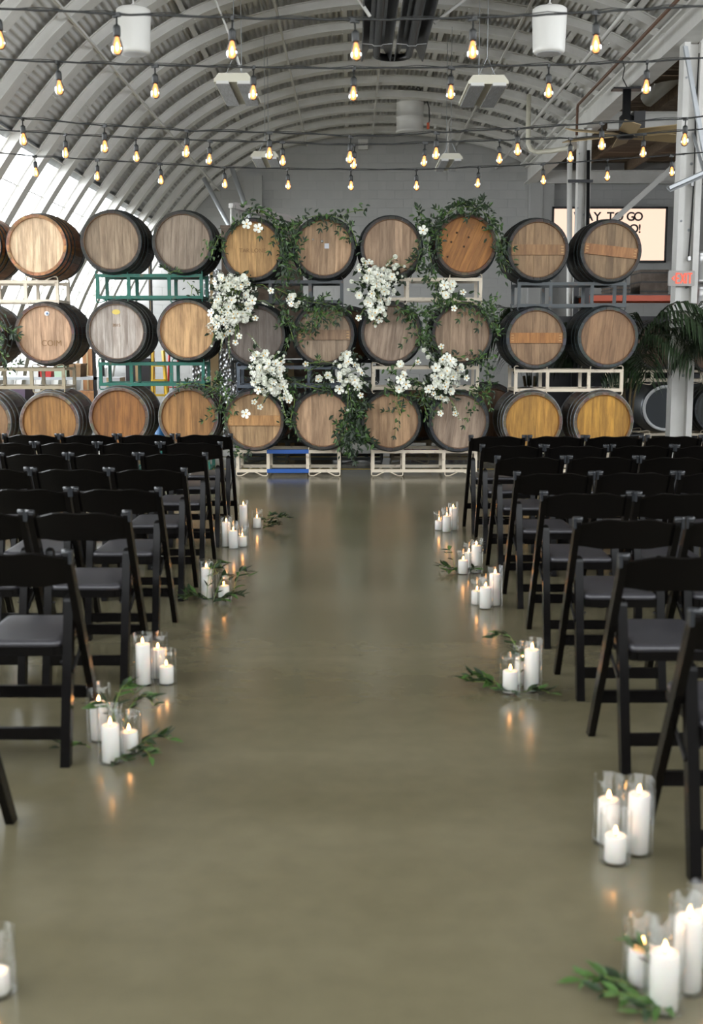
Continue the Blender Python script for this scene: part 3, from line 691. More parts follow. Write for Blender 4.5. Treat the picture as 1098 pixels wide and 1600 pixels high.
# ------------------------------------------------------------------ racks
CREAM = (.70, .61, .48); GREEN = (.004, .115, .08); DGREY = (.055, .065, .07); TAN = (.36, .30, .20); SLATE = (.09, .11, .14)
def rack(u0, u1, vtop, vbot, colr, label, y=13.46, z0=None, flat=False, ups=(0, .30, .69, 1.0), dep=.52, X=None, Z=None):
    if X: x0, x1 = X
    else: x0 = on_y(u0, (vtop + vbot) / 2, y).x; x1 = on_y(u1, (vtop + vbot) / 2, y).x
    if Z: zb, zt = Z
    else: zt = on_y(549, vtop, y).z; zb = on_y(549, vbot, y).z
    W = x1 - x0; H = zt - zb; tk = .036
    t = thing('barrel_rack', label, 'rack', (x0, y, zb), group='steel barrel racks')
    def P_(m, n): return put(n, m.mesh(n, M_RACK), t, None, None, colr)
    for yy, nm in ((0, 'front'), (dep, 'rear')):
        P_(MB().box((W / 2, yy, H - tk / 2), (W, tk, tk)), 'top_rail'); P_(MB().box((W / 2, yy, tk / 2), (W, tk, tk)), 'bottom_rail')
        for f in ups:
            P_(MB().box((tk / 2 + (W - tk) * f, yy, H / 2), (tk, tk * .96, H - tk * 2)), 'upright')
    for f in (0, .30, .69, 1.0):
        P_(MB().box((tk / 2 + (W - tk) * f, dep / 2, tk / 2), (tk * .8, dep - tk, tk * .8)), 'cross_member')
    for cu in (.15, .845):
        for yy in (-.01, dep + .01):
            for sg in (1, -1):
                m = MB(); cx = W * cu; hw = W * .148; zt_ = H - .004 if sg > 0 else .004
                top = zt_ + sg * .042
                pts = [(cx - hw, yy, zt_ - sg * .05), (cx - hw, yy, top - sg * .012), (cx - hw + .012, yy, top), (cx - hw + .055, yy, top), (cx - .045, yy, zt_ + sg * .004), (cx - .02, yy, zt_ - sg * .012)]
                m.tube(pts, .0075, 6); m.tube([(2 * cx - a, b, c) for a, b, c in pts], .0075, 6)
                put('cradle_rod', m.mesh('cradle_rod', M_RACK), t, None, None, colr)
    return t, W, H
rack(-72, 92, 438, 473, CREAM, 'cream rack under the top barrels at far left')
rack(150, 317, 428, 467, GREEN, 'green rack under the top barrels')
rack(372, 536, 438, 474, DGREY, 'dark rack under the top barrels behind the greenery')
rack(585, 753, 434, 470, CREAM, 'cream rack under the orange-headed top barrel')
rack(808, 978, 441, 480, DGREY, 'dark grey rack under the two top barrels at right')
rack(-64, 102, 575, 608, TAN, 'tan rack under the middle barrels at far left')
rack(155, 320, 566, 603, GREEN, 'green rack under the middle barrels')
rack(370, 535, 572, 606, SLATE, 'slate grey rack under the middle barrels behind the left bouquet')
rack(581, 748, 572, 609, CREAM, 'cream rack under the middle barrels behind the right bouquet')
rack(803, 973, 577, 612, CREAM, 'cream rack between middle and golden-headed barrels')
tz = on_y(549, 703, 13.46).z
t, W, H = rack(369, 532, 703, 740, CREAM, 'cream floor rack with blue tape around its middle', Z=(.045, tz))
for z in (H - .018, .018):
    m = MB(); m.box((W * .495, 0, z), (W * .40, .042, .044)); m.build('blue_tape', M_BLUE, t)
rack(580, 745, 703, 740, CREAM, 'cream floor rack without tape, right of the taped one', Z=(.045, tz))
rack(-52, 112, 703, 740, TAN, 'floor rack hidden behind the left chairs at far left', Z=(.045, tz))
rack(163, 328, 703, 740, GREEN, 'floor rack hidden behind the left chairs, under two barrels', Z=(.045, tz))
rack(801, 967, 703, 740, CREAM, 'floor rack hidden behind the right chairs, under golden-headed barrels', Z=(.045, tz))
rack(0, 0, 0, 0, DGREY, 'dark floor rack behind the taped rack', y=14.9, X=(-1.35, -.1 + .5), Z=(.045, tz), dep=.5)
rack(0, 0, 0, 0, TAN, 'tan floor rack behind the untaped rack', y=14.9, X=(.5, 2.1), Z=(.045, tz), dep=.5)
rack(0, 0, 0, 0, DGREY, 'dark rack carrying the hidden middle barrels', y=14.9, X=(-1.5, .35), Z=(1.04, 1.04 + tz - .045), dep=.5)
rack(0, 0, 0, 0, CREAM, 'cream rack behind the near column, seen through palm fronds', y=17.1, X=(3.75, 5.6), Z=(p1.z + .375, p3.z - .345), dep=.5)
rack(0, 0, 0, 0, CREAM, 'low cream rack under the steel-headed barrel', y=17.1, X=(3.75, 5.6), Z=(.02, .22), dep=.5)

# ------------------------------------------------------------------ chairs
CW = .44
def chair_proto():
    t = thing('folding_chair', 'black folding chair', 'chair')
    tk = .026
    for s_ in (-1, 1):
        xo = s_ * (CW / 2 - tk / 2)
        # long post: rear top -> front foot, slim rectangle with rounded head
        m = MB(); a = Vector((xo, 0, .785)); b = Vector((xo, .44, .0)); d = (b - a).normalized(); nv = Vector((0, d.z, -d.y))
        def sec(p_, hw): return [p_ + Vector((-tk / 2, 0, 0)) - nv * hw, p_ + Vector((tk / 2, 0, 0)) - nv * hw, p_ + Vector((tk / 2, 0, 0)) + nv * hw, p_ + Vector((-tk / 2, 0, 0)) + nv * hw]
        rows = [sec(a + d * .0, .010), sec(a + d * .008, .017), sec(a + d * .022, .0215), sec(a + d * .45, .023)]
        e1 = b - d * .012; rows.append(sec(e1, .021)); n0 = len(m.v)
        for r_ in rows: m.v += [tuple(q) for q in r_]
        # clip foot flat to floor
        for i in range(4): v = m.v[-4 + i]; m.v[-4 + i] = (v[0], v[1] + (v[2]) * .56, 0.0)
        for i in range(len(rows) - 1):
            for j in range(4): j2 = (j + 1) % 4; m.face((i * 4 + j, i * 4 + j2, i * 4 + 4 + j2, i * 4 + 4 + j))
        m.face((0, 3, 2, 1)); e = (len(rows) - 1) * 4; m.face((e, e + 1, e + 2, e + 3))
        m.build('post', M_BLACKPAINT, t, fix=True)
        # rear leg, rounded top
        xl = s_ * (CW / 2 - tk - .004 - .018); m = MB(); hw = .017; th = .0225
        A = Vector((xl, .03, 0)); B = Vector((xl, .17, .60)); d = (B - A).normalized(); nv = Vector((0, d.z, -d.y))
        rows = [(A.y, 0.0, hw, th)]; LL = (B - A).length
        for back, wf, tf in ((.03, 1, 1), (.018, .93, .95), (.009, .74, .8), (.003, .45, .55), (0, .15, .3)):
            q = A + d * (LL - back); rows.append((q.y, q.z, hw * wf, th * tf))
        for yy, zz, a_, b_ in rows:
            for sx, sy in ((-1, -1), (1, -1), (1, 1), (-1, 1)):
                o_ = nv * (sy * b_) if zz > 0 else Vector((0, sy * b_ * 1.03, 0)); m.v.append((xl + sx * a_, yy + o_.y, max(0, zz + o_.z)))
        for i_ in range(len(rows) - 1):
            for j_ in range(4): k_ = (j_ + 1) % 4; m.face((i_ * 4 + j_, i_ * 4 + k_, i_ * 4 + 4 + k_, i_ * 4 + 4 + j_))
        m.face((0, 3, 2, 1)); e = (len(rows) - 1) * 4; m.face((e, e + 1, e + 2, e + 3)); m.build('rear_leg', M_BLACKPAINT, t, fix=True)
        # folding link
        m = MB(); m.bar((s_ * (CW / 2 - tk - .002), .10, .33), (s_ * (CW / 2 - tk - .002), .27, .41), .006, .016); m.lathe([(.001, -.004), (.010, -.002), (.010, .004)], 10, (xl - s_ * .02, .115, .36)); m.build('folding_link', M_DARKMETAL, t)
        # ganging clip on the post head
        m = MB(); m.box((s_ * (CW / 2 + .002), -.003, .765), (.012, .034, .042), Euler((.0, 0, 0)).to_matrix()); m.tube([(s_ * (CW / 2 - .030), .0, .782), (s_ * (CW / 2 + .009), .0, .782)], .011, 8); m.build('ganging_clip', mat('glossy_clip', (.02, .022, .025), .2, spec=.5), t)
    # backrest: bent slat with wavy top and bottom
    m = MB(); n = 15; xw = CW / 2 - tk
    for i in range(n):
        u = i / (n - 1) * 2 - 1; x = u * xw
        wv = .012 * (math.cos(u * PI) + 1) / 2 + .0
        zt = .765 + wv * 1.25 - .006 * math.cos(u * PI * 2); zb = .655 - wv * .6 + .004 * math.cos(u * 2 * PI); bow = -.018 * (1 - u * u)
        for z, yy in ((zb, (.785 - zb) * .56 - .009), (zt, (.785 - zt) * .56 - .009), (zt + .004, (.785 - zt) * .56), (zt, (.785 - zt) * .56 + .009), (zb, (.785 - zb) * .56 + .009)):
            m.v.append((x, yy + bow, z))
    for i in range(n - 1):
        for j in range(5): j2 = (j + 1) % 5; m.face((i * 5 + j, i * 5 + j2, i * 5 + 5 + j2, i * 5 + 5 + j))
    m.face((0, 1, 2, 3, 4)); e = (n - 1) * 5; m.face((e + 4, e + 3, e + 2, e + 1, e)); m.build('backrest', M_BLACKPAINT, t, fix=True)
    # seat
    sw = CW / 2 - tk - .042
    m = MB(); m.box((-sw + .012, .285, .408), (.024, .40, .034)); m.box((sw - .012, .285, .408), (.024, .40, .034)); m.box((0, .47, .408), (2 * sw - .048, .024, .034)); m.box((0, .09, .408), (2 * sw - .048, .024, .034))
    m.build('seat_frame', M_BLACKPAINT, t)
    m = MB(); r = .03
    def rr(hx, y0, y1, z, ins):
        pts = []
        for cx, cy_, a0 in ((hx - r, y1 - r, 0), (-hx + r, y1 - r, 90), (-hx + r, y0 + r, 180), (hx - r, y0 + r, 270)):
            for k in range(4):
                a = math.radians(a0 + 30 * k); pts.append((cx + (r - ins) * math.cos(a), cy_ + (r - ins) * math.sin(a), z))
        return pts
    for z, ins in ((.425, .0), (.438, .0), (.445, .006), (.449, .022)): m.v += rr(sw, .075, .50, z, ins)
    for i in range(3):
        for j in range(16): j2 = (j + 1) % 16; m.face((i * 16 + j, i * 16 + j2, i * 16 + 16 + j2, i * 16 + 16 + j), True)
    m.face(tuple(range(48, 64)), True); m.face(tuple(reversed(range(16)))); m.build('seat', M_SEAT, t)
    m = MB(); m.box((0, .048, .115), (CW - 2 * tk - .01 - .07, .02, .044)); m.build('rear_stretcher', M_BLACKPAINT, t)
    m = MB(); m.box((0, .335, .185), (CW - 2 * tk, .02, .046)); m.build('front_stretcher', M_BLACKPAINT, t)
    return t
CH = chair_proto(); used = False
RROWS = [9.27, 8.40, 7.55, 6.62, 5.70, 4.84, 3.98, 3.13]
LROWS = [9.42, 8.66, 7.76, 6.82, 5.88, 5.04, 4.04, 3.13]
for side, rows in ((1, RROWS), (-1, LROWS)):
    for ri, Y in enumerate(rows):
        k = 0
        while .90 + k * .462 < .2968 * (Y + .5) + .02 and k < 6:
            c = CH if not used else copy_tree(CH); used = True
            x = side * (.92 + CW / 2 + k * .462) + random.uniform(-.006, .006) - ((.03 if ri < 6 else .05 if ri < 7 else .15) if side < 0 else 0)
            c.location = (x, Y + random.uniform(-.015, .015) + .0, 0); c.rotation_euler = (0, 0, random.uniform(-.015, .015))
            nm = 'on the aisle' if k == 0 else ORD[k + 1] + ' from the aisle'
            c['label'] = 'black folding chair %s, %s row from the barrels, %s block' % (nm, ORD[ri + 1] if ri < 7 else 'last', 'right' if side > 0 else 'left')
            c['group'] = 'black folding chairs, %s block' % ('right' if side > 0 else 'left')
            k += 1

# ------------------------------------------------------------------ candles
def candle_meshes(h):
    r = .032
    m = MB(); m.lathe([(r - .001, 0), (r, .002), (r, h - .003), (r - .003, h), (r - .008, h - .002), (.006, h - .006), (.0005, h - .006)], 24); wax = m.mesh('pillar_candle', M_WAX)
    return wax
wk = MB(); wk.tube([(0, 0, -.006), (.0, 0, .006), (.002, 0, .012)], .0013, 5); WICK = wk.mesh('wick', M_WICK)
f_ = MB(); f_.lathe([(.0005, .003), (.0045, .007), (.0066, .013), (.0056, .020), (.0026, .029), (.0004, .035)], 10); FLAME = f_.mesh('flame', M_FLAME)
def glass_mesh(h, r=.047):
    m = MB(); m.lathe([(.001, .0005), (r - .002, .0005), (r, .003), (r, h - .001), (r - .0008, h), (r - .002, h - .001), (r - .002, .004), (.001, .004)], 32); return m.mesh('glass_cylinder', GLASS)
# per group: list of (centre px, base px, top px)
GR = [('left', [
  [(380, 825, 790), (401, 826, 810)],
  [(353, 855, 816.5), (364, 858, 830), (378, 855, 839)],
  [(322, 936, 888), (349, 938, 916)],
  [(226, 1072, 1007), (246, 1062, 1015), (255, 1071, 1042)],
  [(153, 1160, 1099), (200, 1180, 1144), (171, 1195, 1134)],
  [(-11, 1562, 1525)]]),
 ('right', [
  [(686, 829, 814), (698, 832, 807), (708, 829, 794)],
  [(733, 888, 864), (724, 898, 876), (744, 896, 853)],
  [(746, 946, 924), (760, 952, 918), (772, 948, 898)],
  [(798, 1085, 1049), (831, 1082, 1016), (816, 1072, 1030)],
  [(955, 1324, 1251), (964, 1353, 1306), (996, 1338, 1241)],
  [(1006, 1546, 1483), (1041, 1588, 1490), (1078, 1556, 1435), (1104, 1515, 1430)]])]
GC = {}
for side, groups in GR:
    for gi, cs in enumerate(groups):
        pts = []
        for u, b, tp in cs:
            p = on_z(u, b); p.y += .03; h = (on_y(u, tp, p.y).z); pts.append([p.x, p.y, h])
        for _ in range(40):
            for i in range(len(pts)):
                for j in range(i):
                    dx, dy = pts[i][0] - pts[j][0], pts[i][1] - pts[j][1]; dd = math.hypot(dx, dy)
                    if dd < .1:
                        k = (.101 - dd) / 2 / max(dd, 1e-3); pts[i][0] += dx * k; pts[i][1] += dy * k; pts[j][0] -= dx * k; pts[j][1] -= dy * k
        GC[(side, gi)] = pts
        order = sorted(range(len(pts)), key=lambda i: -pts[i][2])
        words = {1: ['single'], 2: ['taller', 'shorter'], 3: ['tallest', 'middle-height', 'shortest'], 4: ['tallest', 'second tallest', 'third tallest', 'shortest']}[len(pts)]
        where = '%s-side cluster, %s from the barrels' % (side, ORD[gi + 1]) if gi < 5 else '%s-side cluster nearest the camera' % side
        for rk, i in enumerate(order):
            x, y, h = pts[i]; h = max(.05, h)
            t = thing('pillar_candle', '%s lit white pillar candle in %s' % (words[rk], where), 'candle', (x, y, .0045), group='lit pillar candles along the aisle')
            put('wax_pillar', candle_meshes(h), t, None, (random.uniform(-.01, .01), random.uniform(-.01, .01), random.uniform(0, 6)))
            put('wick', WICK, t, (0, 0, h)); put('flame', FLAME, t, (0, 0, h), (0, random.uniform(-.05, .05), 0)).scale = (.85, .85, .8)
            gh = min(.27, max(.155, h + (.075 if h < .15 else .05)))
            g = put('glass_cylinder', glass_mesh(gh), None, (x, y, 0))
            tag(g, 'clear glass cylinder around the %s candle in %s' % (words[rk], where), 'candle holder', 'glass candle cylinders along the aisle')

# sprigs on the floor beside the candles
lf = []
for k in range(4):
    m = MB(); L_ = 1; 
    n = 6
    for i in range(n + 1):
        u = i / n; wdt = .17 * math.sin(PI * min(1, u ** .8)) + (.004 if 0 < i < n else 0)
        bend = -.28 * u * u * (k - 1.2) / 2
        m.v += [(u, wdt, bend + wdt * .35), (u, 0, bend), (u, -wdt, bend + wdt * .35)]
    for i in range(n):
        a = i * 3; m.face((a, a + 1, a + 4, a + 3), True); m.face((a + 1, a + 2, a + 5, a + 4), True)
    lf.append(m)
LEAF_D = [m.mesh('leaf', M_LEAF) for m in lf]; LEAF_F = [m.mesh('leaf', M_LEAF2) for m in lf]
def sprig(cx, cy, label, stems, fresh=.3, lsize=.06):
    """stems: list of (start xyz, dir deg, length, rise)"""
    t = thing('leafy_sprig', label, 'greenery', (cx, cy, 0), group='leafy sprigs among the aisle candles')
    for (sx, sy, sz), deg, ln, rise in stems:
        a = math.radians(deg); pts = []
        n = max(5, int(ln / .015)); rise *= .7; 
        for i in range(n + 1):
            u = i / n; an = a + .5 * u * math.sin(deg); pts.append(Vector((sx + math.cos(an) * ln * u, sy + math.sin(an) * ln * u, max(.006, sz + rise * math.sin(u * PI * .75) - .0 * u))))
        m = MB(); m.tube(pts, .0016, 5); m.build('stem', M_STEM, t)
        for i in range(1, n + 1):
            d = (pts[i] - pts[i - 1]).normalized(); 
            for s_ in (-1, 1):
                if i == n and s_ < 0: continue
                yaw = math.atan2(d.y, d.x) + s_ * random.uniform(.5, 1.1) * (0 if i == n else 1); pit = -random.uniform(-.1, .6)
                if pts[i].z < .03: pit = -random.uniform(.02, .35)
                L_ = lsize * random.uniform(.8, 1.25)
                me = random.choice(LEAF_F if random.random() < fresh else LEAF_D)
                o = put('leaf', me, t, pts[i], (random.uniform(-.5, .5), pit, yaw)); o.scale = (L_, L_, L_)
    return t
def gctr(side, gi): P = GC[(side, gi)]; return sum(p[0] for p in P) / len(P), sum(p[1] for p in P) / len(P)
c = gctr('left', 0); sprig(c[0], c[1], 'dark leafy sprig right of the left candles closest to the barrels', [((.13, -.03, .01), -20, .16, .06), ((.12, 0, .01), 10, .20, .13), ((.10, .07, .01), 40, .15, .12), ((.02, .07, .01), 60, .1, .06), ((.12, -.05, .01), -60, .08, .02)], .1, .062)
c = gctr('left', 2); sprig(c[0], c[1], 'tangled leafy sprig around the third left candle cluster', [((-.02, -.08, .01), 190, .18, .05), ((-.04, -.09, .02), 80, .09, .26), ((.0, -.09, .01), 20, .12, .20), ((.03, -.09, .01), -10, .14, .05), ((.10, .0, .01), 50, .12, .22), ((.02, -.11, .01), -40, .1, .04), ((-.08, .0, .01), 200, .1, .05), ((-.02, -.08, .1), 60, .1, .18)], .25, .062)
c = gctr('left', 4); sprig(c[0], c[1], 'leafy sprig spreading right of the fifth left candle cluster', [((.06, -.05, .02), -20, .15, .03), ((.09, .0, .02), 10, .12, .06), ((-.08, -.02, .02), 190, .12, .05), ((-.03, .1, .05), 60, .12, .22), ((.02, .08, .06), 30, .12, .18), ((.02, -.09, .01), -50, .08, .01), ((.02, .0, .10), 160, .08, .12)], .3, .058)
c = gctr('right', 1); sprig(c[0], c[1], 'leafy sprig left of the second right candle cluster', [((-.08, .0, .01), 200, .12, .04), ((-.09, .03, .01), 150, .08, .18), ((-.02, -.07, .01), -40, .09, .05), ((-.07, -.04, .01), 220, .13, .02), ((.01, -.06, .10), 20, .07, .12)], .3, .058)
c = gctr('right', 3); sprig(c[0], c[1], 'leafy sprig around the fourth right candle cluster', [((-.10, .02, .02), 170, .14, .05), ((-.10, .0, .02), 200, .12, .02), ((.0, -.08, .01), -15, .12, .03), ((-.02, -.02, .18), 140, .10, .10), ((-.01, -.08, .01), 200, .09, .01), ((-.01, -.06, .02), 100, .06, .2)], .45, .062)
c = gctr('right', 5); sprig(c[0], c[1], 'leafy sprig around the candles nearest the camera, bottom right corner', [((-.10, -.02, .01), 170, .12, .03), ((-.08, -.07, .01), 200, .10, .02), ((-.03, -.09, .01), 230, .10, .02), ((.07, -.08, .01), -30, .12, .04), ((.09, -.02, .02), 10, .10, .06), ((-.05, -.05, .05), 150, .07, .08)], .7, .055)

# ------------------------------------------------------------------ string lights
SB = MB(); SB.lathe([(.011, -.006), (.019, -.010), (.020, -.050), (.016, -.058)], 12); 
SOCKET = MB(); SOCKET.lathe([(.0045, 0), (.0045, -.045), (.010, -.05), (.0165, -.055), (.0185, -.065), (.0185, -.100), (.017, -.103)], 12); SOCKET.box((0, 0, -.004), (.045, .014, .02)); SOCKET = SOCKET.mesh('socket', M_CABLE)
BU = MB(); BU.lathe([(.013, -.100), (.016, -.112), (.025, -.135), (.0285, -.155), (.027, -.172), (.019, -.186), (.008, -.192), (.0005, -.193)], 14)
def bulb_mat():
    m = bpy.data.materials.new('amber_bulb_glass'); m.use_nodes = True; N = m.node_tree.nodes; L = m.node_tree.links; N.remove(N['Principled BSDF'])
    t = N.new('ShaderNodeBsdfTransparent'); t.inputs[0].default_value = (1, .80, .62, 1)
    e = N.new('ShaderNodeEmission'); e.inputs[0].default_value = (1, .36, .11, 1); e.inputs[1].default_value = 2.6
    g = N.new('ShaderNodeBsdfGlossy'); g.inputs['Roughness'].default_value = .05
    a = N.new('ShaderNodeAddShader'); mx = N.new('ShaderNodeMixShader'); lw = N.new('ShaderNodeLayerWeight'); lw.inputs[0].default_value = .3
    mx0 = N.new('ShaderNodeMixShader'); mx0.inputs[0].default_value = .68; L.new(t.outputs[0], mx0.inputs[1]); L.new(e.outputs[0], mx0.inputs[2])
    L.new(lw.outputs['Fresnel'], mx.inputs[0]); L.new(mx0.outputs[0], mx.inputs[1]); L.new(g.outputs[0], mx.inputs[2]); L.new(mx.outputs[0], N['Material Output'].inputs[0]); return m
BULB = BU.mesh('bulb', bulb_mat())
FI = MB(); FI.lathe([(.001, -.128), (.006, -.138), (.0085, -.155), (.007, -.166), (.001, -.174)], 8); FIL = FI.mesh('filament', M_FILAMENT)
STR = [
 (6.0, [(-60, 8), (0, 13), (182, 22), (365, 28), (555, 31), (739, 28), (931, 19), (1098, 10), (1160, 6)], [-4, 182, 363, 554, 739, 931], 'string of bulbs nearest the camera, crossing the top of the picture'),
 (7.4, [(-60, 89), (0, 93), (90, 97), (242, 102), (396, 105), (553, 107), (705, 105), (857, 102), (1011, 96), (1098, 90), (1160, 86)], [90, 242, 396, 553, 705, 857, 1011], 'second string of bulbs from the camera, below the pendant speakers'),
 (8.8, [(-60, 176), (0, 181), (35, 185), (163, 196), (293, 204), (421, 207), (480, 209), (548, 213), (600, 212), (682, 207), (808, 201), (940, 192), (1071, 185), (1098, 182), (1160, 176)], [35, 163, 293, 421, 548, 682, 808, 940, 1071], 'third string of bulbs from the camera'),
 (10.0, [(-60, 199), (0, 203), (102, 210), (212, 216), (328, 220), (441, 222), (554, 227), (664, 223), (780, 219), (891, 216), (1006, 209), (1098, 202), (1160, 197)], [102, 212, 328, 441, 554, 664, 780, 891, 1006], 'fourth string of bulbs from the camera, just below the third'),
 (11.4, [(-60, 234), (0, 239), (54, 244), (152, 250), (250, 256), (350, 262), (449, 264), (548, 265), (650, 265), (748, 261), (848, 256), (948, 250), (1048, 243), (1098, 238), (1160, 233)], [54, 152, 250, 350, 449, 548, 650, 748, 848, 949, 1049], 'string of bulbs farthest from the camera, lowest of the five')]
def interp(P_, u):
    for (a, b), (c_, d_) in zip(P_, P_[1:]):
        if a <= u <= c_: return b + (d_ - b) * (u - a) / (c_ - a)
for Y, P_, bulbs, lab in STR:
    t = thing('string_light', lab, 'string lights', (0, Y, 3.1), group='strings of amber bulbs')
    pts = []
    us = [P_[0][0] + (P_[-1][0] - P_[0][0]) * k / 60 for k in range(61)]
    for k, u in enumerate(us): q = on_y(u, interp(P_, u), Y); pts.append((q.x, random.uniform(-.004, .004), q.z - 3.1 + random.uniform(-.003, .003)))
    m = MB(); m.tube(pts, .0055, 6); m.tube([(a, b + .004, c_ + .008 + .006 * math.sin(i * 1.3)) for i, (a, b, c_) in enumerate(pts)], .0025, 5); m.build('cable', M_CABLE, t)
    for u in bulbs:
        q = on_y(u, interp(P_, u), Y); s_ = put('socket', SOCKET, t, (q.x, 0, q.z - 3.1 + .0), (random.uniform(-.06, .06), random.uniform(-.07, .07), random.uniform(0, 3)))
        b = put('bulb', BULB, s_); put('filament', FIL, s_)

# ------------------------------------------------------------------ flowers
def open_flower(n=5, r=.055, cup=.25, layers=1):
    m = MB(); m.m = 0
    for ly in range(layers):
        for k in range(n):
            a = 2 * PI * (k + .5 * ly) / n; rr_ = r * (1 - .3 * ly); c_, s_ = math.cos(a), math.sin(a); cu = cup + .35 * ly
            n0 = len(m.v)
            grid = [(.08, .08), (.45, .26), (.80, .36), (1.0, .17)]
            for u, wv in grid:
                z = cu * rr_ * (u ** 1.3) + ly * .004
                for sd in (-1, 0, 1):
                    x = u * rr_; yv = sd * wv * rr_ * 1.05; zz = z + (abs(sd) * .12 * rr_)
                    m.v.append((c_ * x - s_ * yv, s_ * x + c_ * yv, zz))
            for i in range(3):
                for j in range(2): a0 = n0 + i * 3 + j; m.face((a0, a0 + 1, a0 + 4, a0 + 3), True)
    m.m = 1; m.lathe([(.0005, .014), (.007, .010), (.009, .002)], 6)
    return m
def rose(r=.035):
    m = MB(); m.m = 0
    for ly, (n, rr_, tilt) in enumerate(((5, r, .5), (5, r * .85, .95), (4, r * .6, 1.3))):
        for k in range(n):
            a = 2 * PI * (k + .4 * ly) / n; n0 = len(m.v)
            for i in range(4):
                u = i / 3; rad = rr_ * (math.sin(u * 1.5) * (1.15 - .45 * ly * u * .5)); z = rr_ * (u * tilt) - .2 * rr_
                for sd in (-1, 0, 1):
                    an = a + sd * .72 * (.5 + .5 * u); m.v.append((rad * math.cos(an), rad * math.sin(an), z - abs(sd) * .1 * rr_))
            for i in range(3):
                for j in range(2): a0 = n0 + i * 3 + j; m.face((a0, a0 + 1, a0 + 4, a0 + 3), True)
    m.lathe([(.0005, r * .9), (r * .3, r * .75), (r * .45, r * .3), (r * .3, -.1 * r)], 8)
    return m
def spray(n=15, r=.042):
    m = MB()
    for k in range(n):
        d = Vector((random.gauss(0, 1), random.gauss(0, 1), random.gauss(.3, .7))).normalized() * r * random.uniform(.5, 1.1)
        rr_ = random.uniform(.008, .013); n0 = len(m.v); a0 = random.uniform(0, 6)
        m.v.append(tuple(d))
        nn = d.normalized(); u = nn.cross(Vector((.2, .5, .8))).normalized(); w_ = nn.cross(u)
        for j in range(8):
            a = a0 + j * PI / 4; rad = rr_ * (1.25 if j % 2 else .55); q = d + (u * math.cos(a) + w_ * math.sin(a)) * rad + nn * (.004 if j % 2 else 0); m.v.append(tuple(q))
        for j in range(8): m.face((n0, n0 + 1 + j, n0 + 1 + (j + 1) % 8), True)
        m.v.append(tuple(d * .3)); 
    return m
FL = [open_flower(5, .050, .3).mesh('blossom', [M_PETAL, M_CENTRE]), open_flower(6, .040, .55, 2).mesh('blossom', [M_PETAL, M_CENTRE]), open_flower(5, .036, .05).mesh('blossom', [M_PETAL, M_CENTRE])]
RO = [rose(.030).mesh('rose_blossom', M_PETAL), rose(.024).mesh('rose_blossom', M_PETAL), rose(.015).mesh('flower_bud', M_PETAL)]
SP = [spray().mesh('flower_spray', M_PETAL) for _ in range(3)]
NLEAF = 0
def facing(o, dx, dz, tw=1.0):
    """turn local +z towards the camera (-y) with a lean"""
    d = Vector((dx + random.uniform(-.4, .4) * tw, -1, dz + random.uniform(-.3, .5) * tw)).normalized()
    q = d.to_track_quat('Z', 'Y'); q = q @ Euler((0, 0, random.uniform(0, 6))).to_quaternion(); o.rotation_euler = q.to_euler()
def leaf_cluster(m, c_, n, spread, L_=.07):
    for _ in range(n):
        p = c_ + Vector((random.gauss(0, spread), random.uniform(-.02, .06), random.gauss(0, spread)))
        d = Vector((random.gauss(0, 1), random.uniform(-.9, .2), random.gauss(-.2, .9))); nn = Vector((random.gauss(0, .5), -1, random.gauss(.3, .5)))
        l = L_ * random.uniform(.6, 1.2); m.leaf(p, d, nn, l, l * .5)
